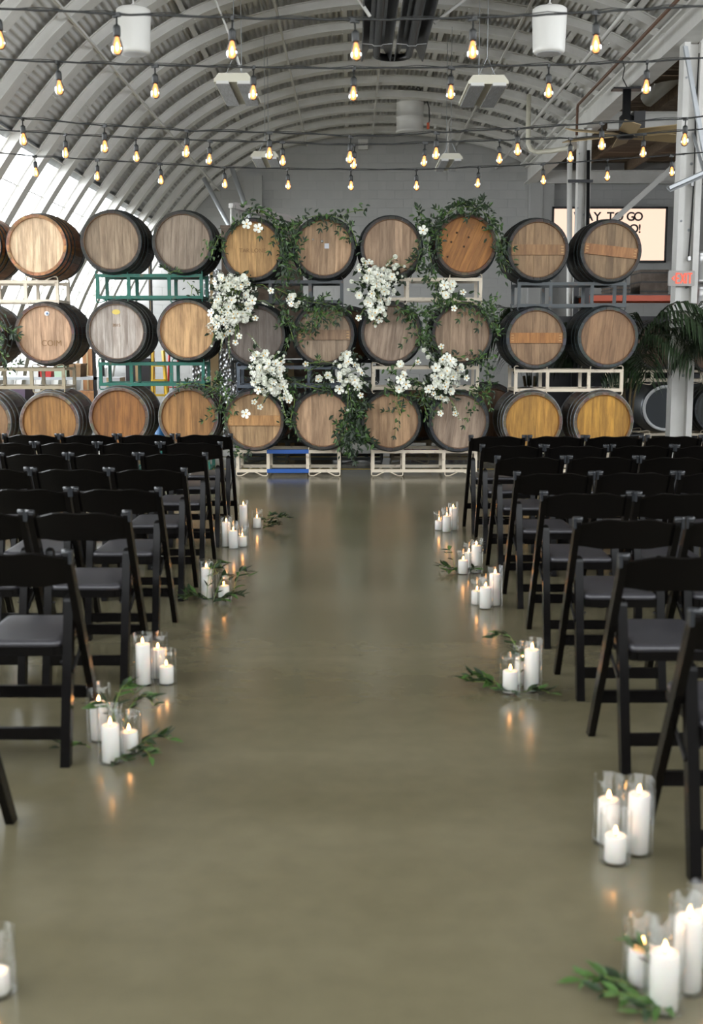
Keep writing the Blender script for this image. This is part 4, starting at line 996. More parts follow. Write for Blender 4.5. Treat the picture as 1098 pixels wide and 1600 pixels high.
def arrangement(label, blobs, mix, leaves, sprays=(), extra=(), y=13.16, dome=.16):
    """blobs: (u, v, ru, rv, n)"""
    u0, v0 = blobs[0][:2]; c0 = on_y(u0, v0, y); t = thing('floral_arrangement', label, 'flowers', c0)
    lm = MB(); sm = MB()
    for u, v, ru, rv, n in blobs:
        n = int(n * 1.5)
        for i in range(n):
            a = random.uniform(0, 2 * PI); q = math.sqrt(random.random()); du, dv = math.cos(a) * q, math.sin(a) * q
            p = on_y(u + du * ru, v + dv * rv, y) - c0; p.y = -dome * (1 - q * q) * min(1, ru / 25) + random.uniform(-.03, .05)
            k = random.random(); acc_ = 0
            pool = FL if k < mix[0] else RO[:2] if k < mix[0] + mix[1] else SP if k < mix[0] + mix[1] + mix[2] else [RO[2]]
            me = random.choice(pool); o = put(me.name.split('.')[0], me, t, p); facing(o, du * .8, -dv * .8); s_ = random.uniform(.65, 1.15); o.scale = (s_, s_, s_)
            if random.random() < .5: sm.tube([p + Vector((0, .02, 0)), (p + Vector((0, .1, 0))) * .6, Vector((0, .12, 0))], .0025, 4)
        for i in range(int(n * leaves)):
            a = random.uniform(0, 2 * PI); q = math.sqrt(random.random()) * 1.15; p = on_y(u + math.cos(a) * q * ru, v + math.sin(a) * q * rv, y) - c0; p.y = .04
            leaf_cluster(lm, p, 3, .03)
    for (ua, va, ub, vb, bl_) in sprays:      # hanging / reaching stems with flowers at the tip
        A = on_y(ua, va, y) - c0; B = on_y(ub, vb, y) - c0; B.y = -.10; M_ = (A + B) / 2 + Vector((0, -.07, .03)); sm.tube([A, M_, B], .0028, 4)
        for f in range(2):
            q = A.lerp(B, random.uniform(.3, .7)); lm.leaf(q, B - A + Vector((random.uniform(-.1, .1), 0, 0)), (0, -1, .2), .06, .02)
        if bl_ == 'f': o = put('blossom', FL[2], t, B); facing(o, 0, -.3)
        elif bl_ == 'r': o = put('rose_blossom', RO[1], t, B); facing(o, 0, 0)
        elif bl_ == 'b': o = put('flower_bud', RO[2], t, B); facing(o, 0, -.4)
        else:
            for k in range(7):
                q = A.lerp(B, .35 + .65 * k / 6); q.y = -.06; o = put('flower_bud', RO[2], t, q + Vector((random.uniform(-.012, .012), 0, 0))); facing(o, 0, -.8); o.scale = [.75 - k * .06] * 3
    for u, v in extra: p = on_y(u, v, y) - c0; p.y = -.06; o = put('blossom', random.choice(FL[:2]), t, p); facing(o, 0, 0, .5); o.scale = (1.1,) * 3
    if lm.f:
        o = lm.build('foliage', M_LEAF if random.random() < .0 else [M_LEAF], t); o['kind'] = 'stuff'
    if sm.f: sm.build('stems', M_STEM, t)
    return t
arrangement('largest white flower arrangement, between green racks and the golden-headed barrel', [(364, 470, 30, 38, 62), (345, 500, 20, 25, 22), (378, 445, 22, 16, 14), (352, 440, 16, 12, 6)], (.34, .12, .44), .75,
    [(350, 520, 346, 548, 'h'), (340, 515, 332, 540, 'b'), (372, 505, 375, 525, 'f'), (370, 505, 369, 535, 'f'), (375, 490, 400, 497, 'f'), (358, 520, 360, 560, 'h'), (400, 445, 424, 455, 'f'), (398, 470, 430, 480, 'h'), (385, 520, 408, 545, 'h')], [(382, 436), (358, 480), (395, 470)])
arrangement('white bouquet with yellow centres below the tan-headed top-row barrel', [(590, 452, 26, 34, 44), (575, 425, 20, 18, 14), (612, 430, 16, 18, 10), (588, 490, 14, 14, 8)], (.38, .30, .22), .7,
    [(600, 420, 612, 405, 's'), (605, 420, 617, 402, 'r'), (570, 425, 567, 407, 'r'), (565, 460, 544, 453, 'b'), (570, 450, 549, 441, 'r'), (575, 480, 560, 497, 'f'), (585, 500, 586, 510, 'b'), (615, 420, 631, 417, 'b')], [(585, 437), (612, 433), (573, 435), (561, 462)])
arrangement('white bouquet in front of the slate grey rack, above the orange cross board', [(420, 588, 28, 32, 44), (408, 570, 18, 20, 12), (440, 605, 14, 18, 10)], (.38, .2, .34), .6,
    [(405, 560, 388, 545, 'h'), (425, 570, 436, 550, 'b'), (415, 610, 398, 627, 'f'), (425, 610, 407, 635, 'f'), (435, 610, 448, 652, 'h'), (440, 600, 452, 625, 'f'), (430, 575, 444, 556, 'b')], [(415, 552), (408, 581), (452, 622), (385, 646)])
arrangement('small white bouquet hanging at the right end of the slate grey rack', [(540, 585, 26, 28, 22), (545, 560, 14, 14, 7)], (.42, .24, .2), .9,
    [(525, 590, 497, 592, 'f'), (555, 590, 570, 597, 'b'), (555, 600, 563, 617, 'f'), (548, 600, 541, 612, 'b'), (545, 600, 543, 640, 'b'), (535, 570, 478, 568, 'f')], [(542, 553), (512, 586), (498, 591)])
arrangement('white bouquet of open blossoms in front of right cream rack', [(695, 590, 22, 34, 34), (705, 575, 22, 20, 10), (680, 612, 14, 14, 6)], (.5, .16, .16), .7,
    [(680, 570, 661, 547, 'r'), (685, 570, 668, 558, 'r'), (690, 560, 688, 541, 'f'), (700, 620, 710, 645, 'f'), (690, 625, 687, 645, 'f'), (705, 625, 716, 655, 'h'), (715, 585, 727, 590, 'f'), (700, 560, 728, 561, 'b'), (670, 600, 661, 598, 'b')], [(680, 575), (701, 584), (682, 598), (706, 566)])
arrangement('loose white blossoms on the left part of right cream rack', [(628, 596, 9, 16, 3)], (1, 0, 0), 3.2, [(640, 580, 652, 565, 'f'), (615, 600, 606, 593, 'b')], [(625, 569), (625, 593), (634, 600), (623, 608)])
arrangement('two white blossoms lying over the golden-headed top barrel', [(392, 351, 8, 2, 0)], (1, 0, 0), 0, (), [(386, 351), (404, 358)])
arrangement('single white blossom between the tan and orange heads, top row', [(660, 361, 2, 2, 0)], (1, 0, 0), 0, (), [(660, 361)])
arrangement('three white blossoms on the cream rack under the orange head', [(698, 452, 8, 6, 2)], (1, 0, 0), 1.5, [(700, 460, 708, 482, 'f'), (715, 455, 722, 457, 'f')], [(693, 446), (706, 444), (696, 462)])
arrangement('small white blooms on the dark rack between two bouquets', [(460, 472, 10, 14, 7)], (.2, .3, .5), 2.2, (), [(455, 465)])

# ------------------------------------------------------------------ greenery garlands
def garland(label, paths, density=1.0, leafL=.075, y=13.2, fresh=.25, width=.038):
    p0 = on_y(paths[0][0][0], paths[0][0][1], y); t = thing('greenery_garland', label, 'greenery', p0)
    st = MB(); ld = MB(); lf_ = MB()
    for path in paths:
        pts = [on_y(q[0], q[1], q[2] if len(q) > 2 else y) - p0 for q in path]
        dn = []
        for i in range(len(pts) - 1):
            a = pts[max(i - 1, 0)]; b = pts[i]; c_ = pts[i + 1]; d_ = pts[min(i + 2, len(pts) - 1)]
            n = max(2, int((c_ - b).length / .03))
            for k in range(n):
                s_ = k / n; dn.append(.5 * ((2 * b) + (c_ - a) * s_ + (2 * a - 5 * b + 4 * c_ - d_) * s_ * s_ + (3 * b - a - 3 * c_ + d_) * s_ ** 3))
        dn.append(pts[-1]); st.tube(dn, .004, 5)
        for i, q in enumerate(dn):
            tg = (dn[min(i + 1, len(dn) - 1)] - dn[max(i - 1, 0)]).normalized()
            for k in range(int(density * 5 + random.random())):
                off = Vector((random.gauss(0, width), random.uniform(-.07, .05), random.gauss(0, width)))
                d = tg * random.uniform(-.1, 1) + Vector((random.gauss(0, .8), random.uniform(-.7, .1), random.gauss(-.1, .8)))
                l = leafL * random.uniform(.6, 1.15); m = lf_ if random.random() < fresh else ld
                m.leaf(q + off, d, Vector((random.gauss(0, .5), -1, random.gauss(.5, .5))), l, l * random.uniform(.34, .48))
            if random.random() < .22 * density:      # side shoot
                d = (tg * .3 + Vector((random.gauss(0, 1), random.uniform(-.4, 0), random.gauss(.15, 1)))).normalized(); ln = random.uniform(.08, .20)
                e_ = [q + d * ln * s_ + Vector((0, 0, -.06 * s_ * s_)) for s_ in (0, .33, .66, 1)]; st.tube(e_, .002, 4)
                for s_ in range(1, 4):
                    for sd in (-1, 1):
                        dd = (d + d.cross(Vector((0, -1, 0))) * sd * .9).normalized(); (lf_ if random.random() < fresh else ld).leaf(e_[s_], dd, (0, -1, .3), leafL * .85, leafL * .28)
                ld.leaf(e_[3], d, (0, -1, .3), leafL, leafL * .3)
    st.build('stem', M_STEM, t)
    for m, mt in ((ld, M_LEAF), (lf_, M_LEAF2)):
        if m.f: o = m.build('foliage', mt, t); o['kind'] = 'stuff'
F = 13.24
garland('leafy garland over the golden-headed barrel and down its right side', [[(372, 352), (385, 333), (405, 330), (425, 338), (440, 356), (446, 385)], [(425, 345), (440, 375), (446, 410), (440, 432)], [(388, 330), (392, 324)], [(440, 375), (456, 380), (462, 350)]], .95, .07)
garland('leafy garland between the golden and tagged heads, upper left', [[(455, 350), (462, 380), (466, 405), (470, 430)], [(463, 350), (482, 340), (505, 336), (520, 338)], [(452, 395), (448, 430), (460, 436)]], .7, .068)
garland('leafy vine over the upper right rim of the tagged barrel', [[(520, 338), (540, 345), (552, 365), (557, 385)], [(530, 342), (545, 332), (568, 328)], [(540, 362), (548, 380)]], .45, .065)
garland('small leafy sprig left of the golden-headed barrel', [[(345, 365), (335, 385), (330, 400)], [(335, 380), (322, 390)], [(346, 380), (352, 395)]], .6, .06, fresh=.3)
garland('dark garland along the dark rack behind the bouquets', [[(430, 450), (455, 462), (480, 470), (520, 478), (545, 486)], [(440, 480), (452, 510), (460, 535)], [(455, 500), (470, 520), (480, 510)], [(490, 480), (500, 500), (488, 512)], [(430, 460), (445, 490), (440, 500)]], .75, .065, fresh=.35)
garland('leafy garland standing between the top-row tan and orange heads', [[(650, 352), (662, 350), (668, 375), (672, 400), (676, 425)], [(660, 345), (655, 332)], [(665, 385), (655, 400), (650, 425)], [(668, 345), (680, 355), (684, 380)], [(675, 415), (665, 440)]], .85, .07)
garland('leafy crown over the orange-headed top barrel', [[(676, 370), (688, 345), (705, 330), (728, 323), (750, 328), (766, 342), (778, 352)], [(700, 333), (712, 322), (735, 317), (758, 321)], [(766, 345), (776, 365), (783, 385), (785, 410)], [(688, 348), (680, 340)]], .95, .072)
garland('leafy vine down the left side of the second last top-row barrel', [[(778, 380), (782, 400), (790, 425)], [(783, 400), (795, 410)]], .5, .06)
garland('green garland under the cream rack beside the orange head', [[(620, 478), (640, 490), (660, 490), (690, 478), (712, 470)], [(640, 490), (650, 510), (655, 530)], [(665, 485), (665, 520), (660, 545)], [(700, 472), (730, 474), (755, 480), (770, 500)], [(680, 440), (683, 470)]], .85, .07, fresh=.5)
garland('light green sprig at right end of the middle row, beside the wall gap', [[(752, 470), (765, 480), (775, 500), (778, 525)], [(765, 478), (778, 465)], [(760, 492), (772, 512)]], .6, .065, fresh=.6)
garland('leafy vine falling over the upper left of the wide cross-boarded head', [[(510, 480), (495, 492), (488, 508), (484, 528)], [(505, 484), (500, 500), (492, 512)], [(520, 478), (530, 490)]], .5, .06, fresh=.3)
garland('dark garland along the slate grey rack', [[(450, 590), (470, 600), (490, 606), (520, 612)], [(452, 600), (460, 625), (455, 650), (452, 668)], [(440, 640), (452, 660)], [(500, 572), (480, 580)]], .6, .06)
garland('thick hanging garland between two bottom-row barrels at centre', [[(545, 600), (548, 630), (545, 655), (550, 690), (548, 706)], [(552, 610), (556, 640), (560, 665), (566, 690)], [(546, 640), (535, 665), (532, 690)], [(560, 650), (570, 640)], [(555, 680), (578, 690)], [(548, 690), (540, 708)]], 1.15, .075)
garland('leafy garland along the lower side of right cream rack', [[(600, 605), (625, 615), (655, 620), (680, 625)], [(655, 610), (662, 630), (668, 655)], [(640, 590), (660, 600)], [(605, 585), (615, 575)]], .7, .065, fresh=.45)
garland('leafy sprig lying across the tan head of a bottom-row barrel', [[(612, 625), (622, 632), (632, 642)], [(622, 630), (636, 628)], [(618, 632), (626, 648)]], .35, .06)
garland('leafy garland at the right end of right cream rack', [[(735, 560), (755, 570), (765, 590), (762, 610)], [(745, 600), (758, 615), (768, 600)], [(735, 610), (742, 625), (738, 640)], [(750, 560), (770, 560)]], .7, .065, fresh=.4)
garland('leafy garland on the lower green rack and beside the light ochre head', [[(275, 606), (290, 600), (310, 600), (330, 605), (345, 620)], [(335, 590), (350, 605), (355, 630), (350, 645)], [(345, 620), (340, 645)], [(330, 612), (348, 590)]], .7, .062, fresh=.3)
garland('thin dark sprig by the right end of the upper green rack', [[(292, 440), (300, 450), (298, 462)], [(300, 445), (308, 455)], [(262, 428), (270, 424)]], .25, .06)
garland('leafy branch at the left picture edge over the middle row', [[(-8, 500), (5, 512), (14, 520), (26, 525)], [(-6, 540), (4, 555), (12, 572)], [(-8, 520), (2, 535)]], .8, .075)
garland('leaves lying at the left end of the blue-taped floor rack', [[(368, 700), (378, 698), (390, 702)], [(362, 706), (372, 712)]], .6, .06, y=13.35)

# ------------------------------------------------------------------ palms
def palm(x, y, z0, label, fronds, hgt, pot=True, seed=1, frL=1.15):
    rnd = random.Random(seed); t = thing('potted_palm', label, 'palm', (x, y, 0), group='potted palms')
    if pot:
        m = MB(); m.lathe([(.15, 0), (.16, .01), (.20, .38), (.21, .38), (.21, .41), (.19, .41), (.185, .36), (.001, .36)], 24); m.build('pot', M_POT, t)
    m = MB()
    for k in range(7):
        a = k * 2.4; m.tube([(.05 * math.cos(a), .05 * math.sin(a), .35), (.07 * math.cos(a), .07 * math.sin(a), .8), (.12 * math.cos(a), .12 * math.sin(a), hgt * .62)], .014, 6)
    m.build('stalks', M_TRUNK, t)
    for az, lift, ln in fronds:
        a = math.radians(az); m = MB(); pts = []; n = 16
        for i in range(n + 1):
            u = i / n; r_ = ln * (.15 * u + .75 * u * u * (1 - .2 * u)); z = hgt * .55 + lift * math.sin(min(1.0, u * 1.0) * PI * .68) * 1.0 - .25 * u * u * u * ln
            pts.append(Vector((.06 * math.cos(a) + math.cos(a) * r_, .06 * math.sin(a) + math.sin(a) * r_, z)))
        m.tube(pts, .006, 5, radii=[.008 * (1 - .8 * i / n) for i in range(n + 1)])
        for i in range(4, n + 1):
            for h_ in (0, .5):
                if i + h_ > n: continue
                q = pts[i] if h_ == 0 else (pts[i] + pts[min(i + 1, n)]) / 2
                tg = (pts[min(i + 1, n)] - pts[i - 1]).normalized(); sd = tg.cross(Vector((0, 0, 1))).normalized()
                for s_ in (-1, 1):
                    u = i / n; l = (.42 * math.sin(PI * min(1, (u - .12) * 1.02)) + .06) * rnd.uniform(.85, 1.1); w_ = .017
                    d = (tg * .75 + sd * s_ * .8 + Vector((0, 0, -.15))).normalized(); b = q; mid = b + d * l * .5 + Vector((0, 0, -.02)); tip = b + d * l * .85 + Vector((0, 0, -.22 * l / .4))
                    n0 = len(m.v); up = Vector((0, 0, 1)) * w_ * .4; side = d.cross(Vector((0, 0, 1))).normalized() * w_
                    m.v += [tuple(b), tuple(mid + side + up), tuple(mid), tuple(mid - side + up), tuple(tip)]
                    m.face((n0, n0 + 2, n0 + 1)); m.face((n0, n0 + 3, n0 + 2)); m.face((n0 + 1, n0 + 2, n0 + 4)); m.face((n0 + 2, n0 + 3, n0 + 4))
        m.build('frond', M_PALM, t)
palm(3.38, 14.55, 0, 'dark potted palm between right barrels and near column', [(-30, .95, 1.5), (0, .85, 1.5), (-60, .75, 1.3), (30, .9, 1.3), (-90, .5, 1.1), (150, .7, 1.2), (200, .75, 1.1), (90, 1.0, 1.1), (-15, 1.15, 1.4), (-130, .45, .9), (60, .6, 1.2), (-45, 1.05, 1.6)], 1.75, seed=3)
palm(5.0, 14.7, 0, 'potted palm cut by the right picture edge', [(200, .95, 1.3), (170, .8, 1.2), (230, .8, 1.3), (140, .9, 1.0), (270, .7, 1.2), (185, 1.2, 1.2), (250, 1.1, 1.3), (215, .5, 1.1)], 1.7, seed=5)
palm(2.35, 15.5, 0, 'dark palm behind the dark grey rack at right', [(200, .8, 1.0), (160, .9, 1.0), (20, .9, 1.1), (-20, .8, 1.0), (90, 1.0, .8), (240, .7, 1.0), (300, .7, 1.0), (130, 1.1, 1.0)], 1.75, seed=9)

# ------------------------------------------------------------------ lit message sign and exit sign
a = on_y(863, 323, 27.7); b = on_y(1040, 410, 27.7); cx, cz = (a.x + b.x) / 2, (a.z + b.z) / 2; W = b.x - a.x; H = a.z - b.z
t = thing('message_sign', 'large lit white message board with black letters on the far wall', 'sign', (cx, 27.72, cz))
m = MB(); m.box((0, .08, 0), (W, .16, H)); m.build('housing', M_DARKMETAL, t)
m = MB(); m.box((0, -.006, 0), (W - .09, .012, H - .09)); m.build('lit_panel', mat('lit_acrylic', (.2, .15, .12), .4, emit=(1, .72, .55), estr=1.0), t)
m = MB()
for s_ in (-1, 1): m.box((0, -.012, s_ * (H / 2 - .02)), (W, .03, .045)); m.box((s_ * (W / 2 - .02), -.012, 0), (.045, .03, H))
m.build('frame', M_POT, t)
LT = mat('black_letter', (.01, .01, .01), .5)
def letter(ch, u, v, sz=.27):
    p = on_y(u, v, 27.7); text(t, ch, (p.x - cx, -.022, p.z - cz), sz, LT, 'letter', ext=.003, offset=.006)
for ch, u in (('W', 906), ('A', 920), ('Y', 933), ('T', 953.5), ('O', 966.5), ('G', 985), ('O', 997)): letter(ch, u, 339)
for ch, u in (('O', 990), ('!', 999)): letter(ch, u, 358)
a = on_y(1044, 423, 14.92); b = on_y(1084, 447, 14.92); cx2, cz2 = (a.x + b.x) / 2, (a.z + b.z) / 2
t = thing('exit_sign', 'silver exit sign with red letters on the near column', 'sign', (cx2, 14.92, cz2))
W2, H2 = b.x - a.x, a.z - b.z
m = MB(); m.prism([(-W2 / 2 + .01, -H2 / 2), (W2 / 2 - .01, -H2 / 2), (W2 / 2, -H2 / 2 + .01), (W2 / 2, H2 / 2 - .01), (W2 / 2 - .01, H2 / 2), (-W2 / 2 + .01, H2 / 2), (-W2 / 2, H2 / 2 - .01), (-W2 / 2, -H2 / 2 + .01)], 'y', -.02, .02); m.build('panel', mat('silver_panel', (.40, .38, .36), .4), t, fix=True)
RED = mat('red_lit_letter', (.5, .03, .02), .4, emit=(1, .11, .05), estr=1.1)
def strokes(segs, x0, wd, ht, th=.015):
    m = MB()
    for a_, b_, c_, d_ in segs: m.bar((x0 + a_ * wd, -.024, (b_ - .5) * ht), (x0 + c_ * wd, -.024, (d_ - .5) * ht), .008, th, up=(0, 1, 0)) if False else m.bar((x0 + a_ * wd, -.024, (b_ - .5) * ht), (x0 + c_ * wd, -.024, (d_ - .5) * ht), th, .008, up=(0, 1, 0))
    m.build('letter', RED, t)
strokes([(0, 0, 0, 1), (0, .96, 1, .96), (0, .5, .85, .5), (0, .04, 1, .04)], -.068, .042, .125)
strokes([(0, 0, 1, 1), (0, 1, 1, 0)], -.012, .048, .12); strokes([(0, 0, 0, 1)], .056, .01, .125); strokes([(.5, 0, .5, 1), (0, .96, 1, .96)], .076, .05, .125)
m = MB(); m.bar((-.090, -.024, .026), (-.120, -.024, 0), .010, .008, up=(0, 1, 0)); m.bar((-.120, -.024, 0), (-.090, -.024, -.026), .010, .008, up=(0, 1, 0)); m.build('arrow', RED, t)

# ------------------------------------------------------------------ clutter behind the barrels
def cbox(name, u0, v0, u1, v1, y, d, mt, label, cat, lid=False):
    a = on_y(u0, v0, y); b = on_y(u1, v1, y); W_ = b.x - a.x; H_ = a.z - b.z
    t = thing(name, label, cat, ((a.x + b.x) / 2, y, b.z)); m = MB(); m.box((0, d / 2, H_ / 2), (W_, d, H_)); m.build('body', mt, t)
    m = MB(); m.box((0, d / 2, H_ - .02), (W_ + .02, d + .02, .04)) if lid else m.box((0, -.003, H_ / 2), (W_ * .18, .006, H_)); m.build('lid' if lid else 'tape_strip', mt if lid else M_TANTAPE, t); return t
M_TANTAPE = mat('packing_tape', (.45, .33, .18), .3)
M_CARD = mat('cardboard', (.38, .24, .13), .8, noise=.4, nscale=5, rvar=.15); M_PURP = mat('purple_bin', (.10, .065, .11), .5); M_WD = mat('amber_timber', (.45, .22, .09), .6, noise=.5, nscale=6, nstretch=(3, 3, .4))
M_TEAL = mat('pale_green_bin', (.45, .6, .45), .5); M_REDP = mat('red_paint', (.5, .02, .015), .4); M_YEL = mat('yellow_paint', (.65, .42, .04), .4)
# work shelf standing at the left, with its load
sa = on_y(-30, 588, 16.6); sb = on_y(150, 588, 16.6); 
t = thing('storage_shelf', 'steel storage shelf seen through the gap above bottom-row barrels', 'shelf', (sa.x, 16.6, 0)); WS = sb.x - sa.x
for x in (.02, WS - .02):
    for yy in (.02, .58): m = MB(); m.box((x, yy, .9), (.04, .04, 1.8)); m.build('shelf_post', M_DARKMETAL, t)
for z in (.25, sa.z - .03): m = MB(); m.box((WS / 2, .3, z), (WS, .6, .04)); m.build('shelf_board', M_GALV, t)
zs = sa.z - .01
def onshelf(name, u0, u1, hh, mt, label, cat, z=zs, y=16.65, d=.4):
    a = on_y(u0, 580, y); b = on_y(u1, 580, y); W_ = b.x - a.x; t = thing(name, label, cat, ((a.x + b.x) / 2, y, z))
    m = MB(); m.prism([(-W_ / 2 * .92, 0), (W_ / 2 * .92, 0), (W_ / 2, hh), (-W_ / 2, hh)], 'y', 0, d); m.build('body', mt, t, fix=True); m = MB(); m.box((0, d / 2, hh + .012), (W_ + .015, d + .015, .024)); m.build('lid', mt, t)
onshelf('storage_bin', 84, 104, .20, M_TEAL, 'pale green bin on the storage shelf', 'bin')
onshelf('storage_bin', 62, 80, .10, M_REDP, 'low red box on the storage shelf', 'box')
onshelf('storage_bin', 108, 126, .16, M_CARD, 'brown carton at the right end of the storage shelf', 'box')
onshelf('storage_bin', 44, 60, .12, M_WPLASTIC, 'white tub on the storage shelf', 'bin')
onshelf('storage_bin', -28, 38, .62, M_PURP, 'purple bin below the shelf at left picture edge', 'bin', z=.27, d=.5)
onshelf('storage_bin', 46, 80, .45, M_PURP, 'second purple bin below the shelf, beside the wooden crates', 'bin', z=.27, d=.5)
onshelf('wooden_crate', 86, 110, .40, M_WD, 'amber wooden crate under the storage shelf', 'crate', z=.27)
onshelf('wooden_crate', 116, 146, .55, M_WD, 'taller amber wooden crate under the shelf, right end', 'crate', z=.27)
cbox('timber_panel', 128, 545, 148, 700, 17.6, .06, M_WD, 'amber timber panel standing behind the storage shelf', 'panel')
cbox('white_cloth_bag', 152, 590, 190, 700, 16.4, .4, mat('pale_canvas', (.5, .5, .52), .8), 'pale canvas sack behind the lower green rack', 'sack')
cbox('machine_cabinet', 196, 560, 236, 700, 17.0, .5, mat('charcoal_cabinet', (.03, .03, .035), .4), 'charcoal cabinet behind the lower green rack', 'cabinet')
# dark partition post and leaning poles seen between left barrels
cbox('dark_post', 231, 400, 242, 700, 18.2, .12, mat('charcoal_cabinet', (.03, .03, .035), .4), 'dark upright post between the top-row barrels above green rack', 'post')
# yellow stepladder
y0 = 16.2; a = on_y(236, 548, y0); b = on_y(252, 548, y0)
t = thing('stepladder', 'yellow stepladder behind the lower green rack', 'ladder', (a.x, y0, 0)); h = a.z
for k, x in enumerate((0, b.x - a.x)):
    m = MB(); m.bar((x + (.12 if k else -.02), -.02, 0), (x, .15, h), .03, .06); m.build('rail', M_YEL, t)
for i in range(6):
    u = (i + 1) / 7; m = MB(); m.box(((b.x - a.x) / 2 + .05 * (1 - u), -.02 + .17 * u, h * u), (.16, .08, .03)); m.build('step', M_YEL, t)
for k, x in enumerate((0, b.x - a.x)):
    m = MB(); m.bar((x, .3, 0), (x, .17, h), .02, .02); m.build('rear_rail', M_YEL, t)
# red hand truck
a = on_y(257, 556, 16.4); b = on_y(271, 556, 16.4)
t = thing('hand_truck', 'red hand truck behind the lower green rack', 'hand truck', (a.x + .03, 16.62, 0)); W_ = b.x - a.x
m = MB(); m.tube([(-.06, -.05, .1), (0, 0, a.z), (.04, 0, a.z + .05), (W_, 0, a.z), (W_ + .02, -.05, .1)], .016, 8); m.build('frame', M_REDP, t)
for z in (.3, .6, .9): m = MB(); m.tube([(-.04, -.03, z), (W_, -.03, z)], .01, 6); m.build('crossbar', M_REDP, t)
for s_ in (-.09, W_ + .05): m = MB(); m.lathe([(.001, -.02), (.09, -.02), (.1, 0), (.09, .02), (.001, .02)], 16); o = m.build('wheel', M_CABLE, t, (s_, .05, .1), (0, PI / 2, 0))
m = MB(); m.box((W_ / 2, -.15, .02), (W_ + .15, .25, .01)); m.build('toe_plate', M_REDP, t)
# blue cone
p = on_z(250, 760); m = MB(); p = on_y(253, 690, 15.2); m.lathe([(.22, .0), (.22, .03), (.14, .035), (.03, .72), (.02, .73)], 20); tag(m.build('blue_cone', mat('blue_plastic', (.02, .16, .4), .5), None, (p.x, 15.2, 0)), 'blue cone on the floor behind the bottom-row barrels', 'cone')
# stacked crates wrapped in silver mesh behind the large bouquet
def mesh_wrap_mat():
    m = bpy.data.materials.new('silver_bubble_wrap'); m.use_nodes = True; nt = m.node_tree; N = nt.nodes; L = nt.links; b = N['Principled BSDF']
    b.inputs['Base Color'].default_value = (.5, .52, .54, 1); b.inputs['Metallic'].default_value = .6; b.inputs['Roughness'].default_value = .3
    v = N.new('ShaderNodeTexVoronoi'); v.inputs['Scale'].default_value = 24; tc = N.new('ShaderNodeTexCoord'); L.new(tc.outputs['Object'], v.inputs['Vector'])
    bp = N.new('ShaderNodeBump'); bp.inputs['Strength'].default_value = 1; bp.inputs['Distance'].default_value = .03; L.new(v.outputs['Distance'], bp.inputs['Height']); L.new(bp.outputs[0], b.inputs['Normal']); return m
M_WRAP = mesh_wrap_mat()
M_BRN = mat('brown_pallet_wrap', (.15, .11, .08), .6, noise=.7, nscale=9)
cbox('wrapped_pallet', 300, 545, 372, 700, 15.6, .8, M_WRAP, 'silver-wrapped pallet load behind the lower left greenery', 'pallet load')
cbox('wrapped_pallet', 345, 352, 470, 560, 16.2, .9, M_BRN, 'tall brown wrapped pallet stack behind the golden-headed barrel', 'pallet load', lid=True)
cbox('wrapped_pallet', 318, 420, 344, 545, 16.2, .8, M_WRAP, 'silver-wrapped load left of the brown pallet stack', 'pallet load')
cbox('wrapped_pallet', 372, 565, 520, 700, 16.6, .6, M_BRN, 'low brown pallet stack behind the bottom-row barrels', 'pallet load')
a = on_y(366, 322, 16.3); b = on_y(466, 346, 16.3); m = MB(); m.bar(a, b, .3, .08); m.bar(b + Vector((0, 0, -.02)), b + Vector((0, 0, -.12)), .05, .05)
m.bar(a + Vector((.06, 0, 0)), Vector((a.x + .06, 16.3, on_y(362, 354, 16.3).z)), .02, .02)
tag(m.build('slanting_board', mat('grey_board', (.22, .20, .19), .6)), 'grey-brown board slanting above the brown pallet stack', 'board')
a = on_y(361, 324, 16.2); m = MB(); m.tube([a, (a.x, 16.2, on_y(361, 354, 16.2).z)], .014, 8); m.box((a.x, 16.2, a.z + .02), (.06, .05, .06)); tag(m.build('white_post', M_WPLASTIC), 'short white post with dark cap left of the slanting board', 'post')
# blue-red rug under the right floor rack
p = on_y(690, 712, 15.9)
m = MB()
for k in range(9):
    m.tube([(p.x - .5 + k * .12, 15.8 + .06 * math.sin(k * 2), .04 + .01 * (k % 3)), (p.x - .44 + k * .12, 16.1, .08), (p.x - .4 + k * .12, 16.4, .04)], .045, 6)
tag(m.build('bundled_tarp', mat('blue_red_tarp', (.02, .07, .34), .7, noise=1, nscale=3, dark=(.4, .05, .03))), 'crumpled blue and red tarp on the floor behind the right floor rack', 'tarp')
# yellow floor lines
for i, (v, w_) in enumerate(((714, .10), (733, .07))):
    y = on_z(540, v).y; m = MB(); m.box((-.2, y, .0012), (9, w_, .0024)); struct(m.build('trim_%d' % (6 + i), M_YEL))
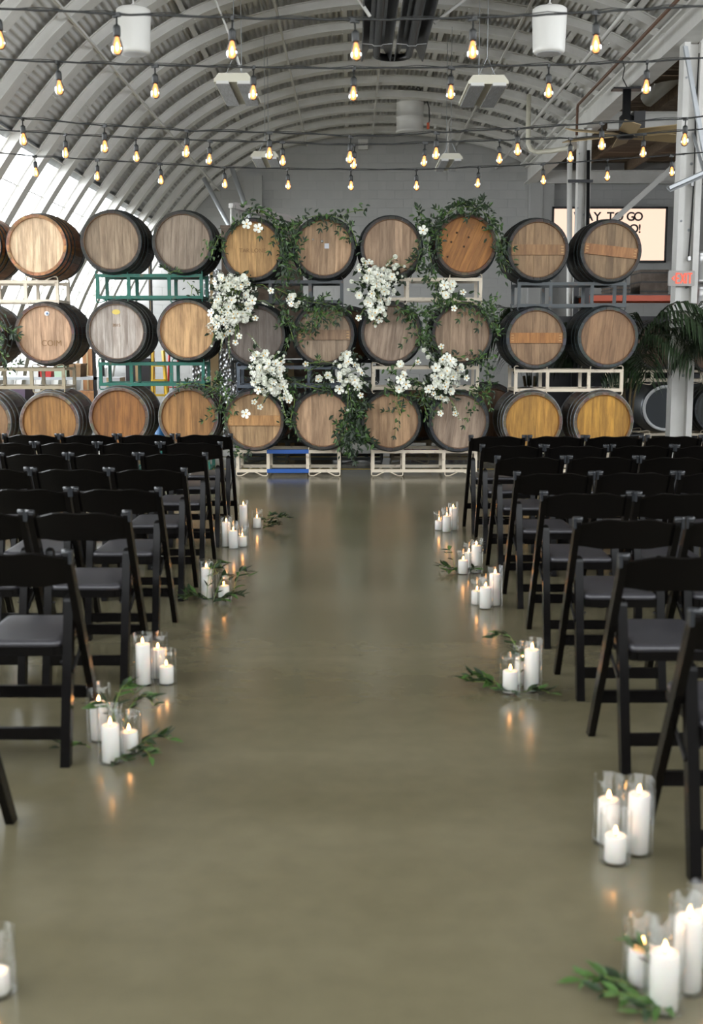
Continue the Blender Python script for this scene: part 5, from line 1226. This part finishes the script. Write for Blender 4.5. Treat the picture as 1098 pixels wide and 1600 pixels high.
# right side: pallet rack with orange beams, crates, kegs
t = thing('pallet_rack', 'pallet rack with orange beams behind the palms', 'rack', (3.75, 19.2, 0))
for x in (0, 2.6):
    for yy in (0, .9): m = MB(); m.box((x, yy, 1.3), (.08, .08, 2.6)); m.build('rack_post', M_DARKMETAL, t)
a = on_y(1000, 466, 19.2); 
for yy in (0, .9): m = MB(); m.box((1.3, yy, a.z), (2.6, .05, .09)); m.build('orange_beam', mat('orange_beam', (.75, .10, .02), .4), t)
m = MB(); m.box((1.3, .45, a.z + .05), (2.6, .9, .03)); m.build('deck', M_DARKMETAL, t)
def on_rack(u0, u1, v0, mt, label, name, cat, z):
    a_ = on_y(u0, v0, 19.25); b_ = on_y(u1, v0, 19.25); H_ = a_.z - z; W_ = b_.x - a_.x; t = thing(name, label, cat, ((a_.x + b_.x) / 2, 19.3, z))
    m = MB(); m.box((0, .35, H_ / 2), (W_, .7, H_)); m.build('body', mt, t)
    for k in (.12, .5, .88): m = MB(); m.box((0, .35, H_ * k), (W_ + .012, .712, .02)); m.build('strap', M_CABLE, t)
zd = a.z + .065
on_rack(1002, 1046, 421, M_BRN, 'dark brown strapped crate on the pallet rack below the lit sign', 'strapped_crate', 'crate', zd)
on_rack(955, 985, 445, M_BRN, 'low strapped crate on the pallet rack behind the top right barrel', 'strapped_crate', 'crate', zd)
t = thing('steel_keg', 'upper steel keg at the right picture edge', 'keg', (5.55, 18.6, 2.42), group='steel kegs at right edge')
m = MB(); m.lathe([(.17, 0), (.2, .01), (.2, .06), (.195, .07), (.205, .18), (.2, .19), (.205, .3), (.2, .31), (.195, .42), (.2, .43), (.2, .5), (.17, .5), (.001, .49)], 24); kegm = m.mesh('keg_shell', M_STEEL); put('keg_shell', kegm, t)
t2 = copy_tree(t); t2.location = (5.55, 18.6, 1.9); t2['label'] = 'lower steel keg at the right picture edge'
m = MB(); m.box((5.75, 18.7, .95), (.9, .6, 1.9)); tag(m.build('keg_stand', M_DARKMETAL), 'dark stand carrying the steel kegs at right edge', 'stand')
t = thing('dark_backdrop', 'dark block added below the pallet rack to darken the background', 'cabinet', (5.0, 19.0, 0)); m = MB(); m.box((0, 1.6, .98), (3.6, .5, 1.96)); m.build('body', mat('charcoal_cabinet', (.03, .03, .035), .4), t); m = MB(); m.box((0, 1.33, .98), (.01, .04, 1.8)); m.build('backdrop_strip', M_CABLE, t)  # added dark block, hides the pale wall so the background reads dark
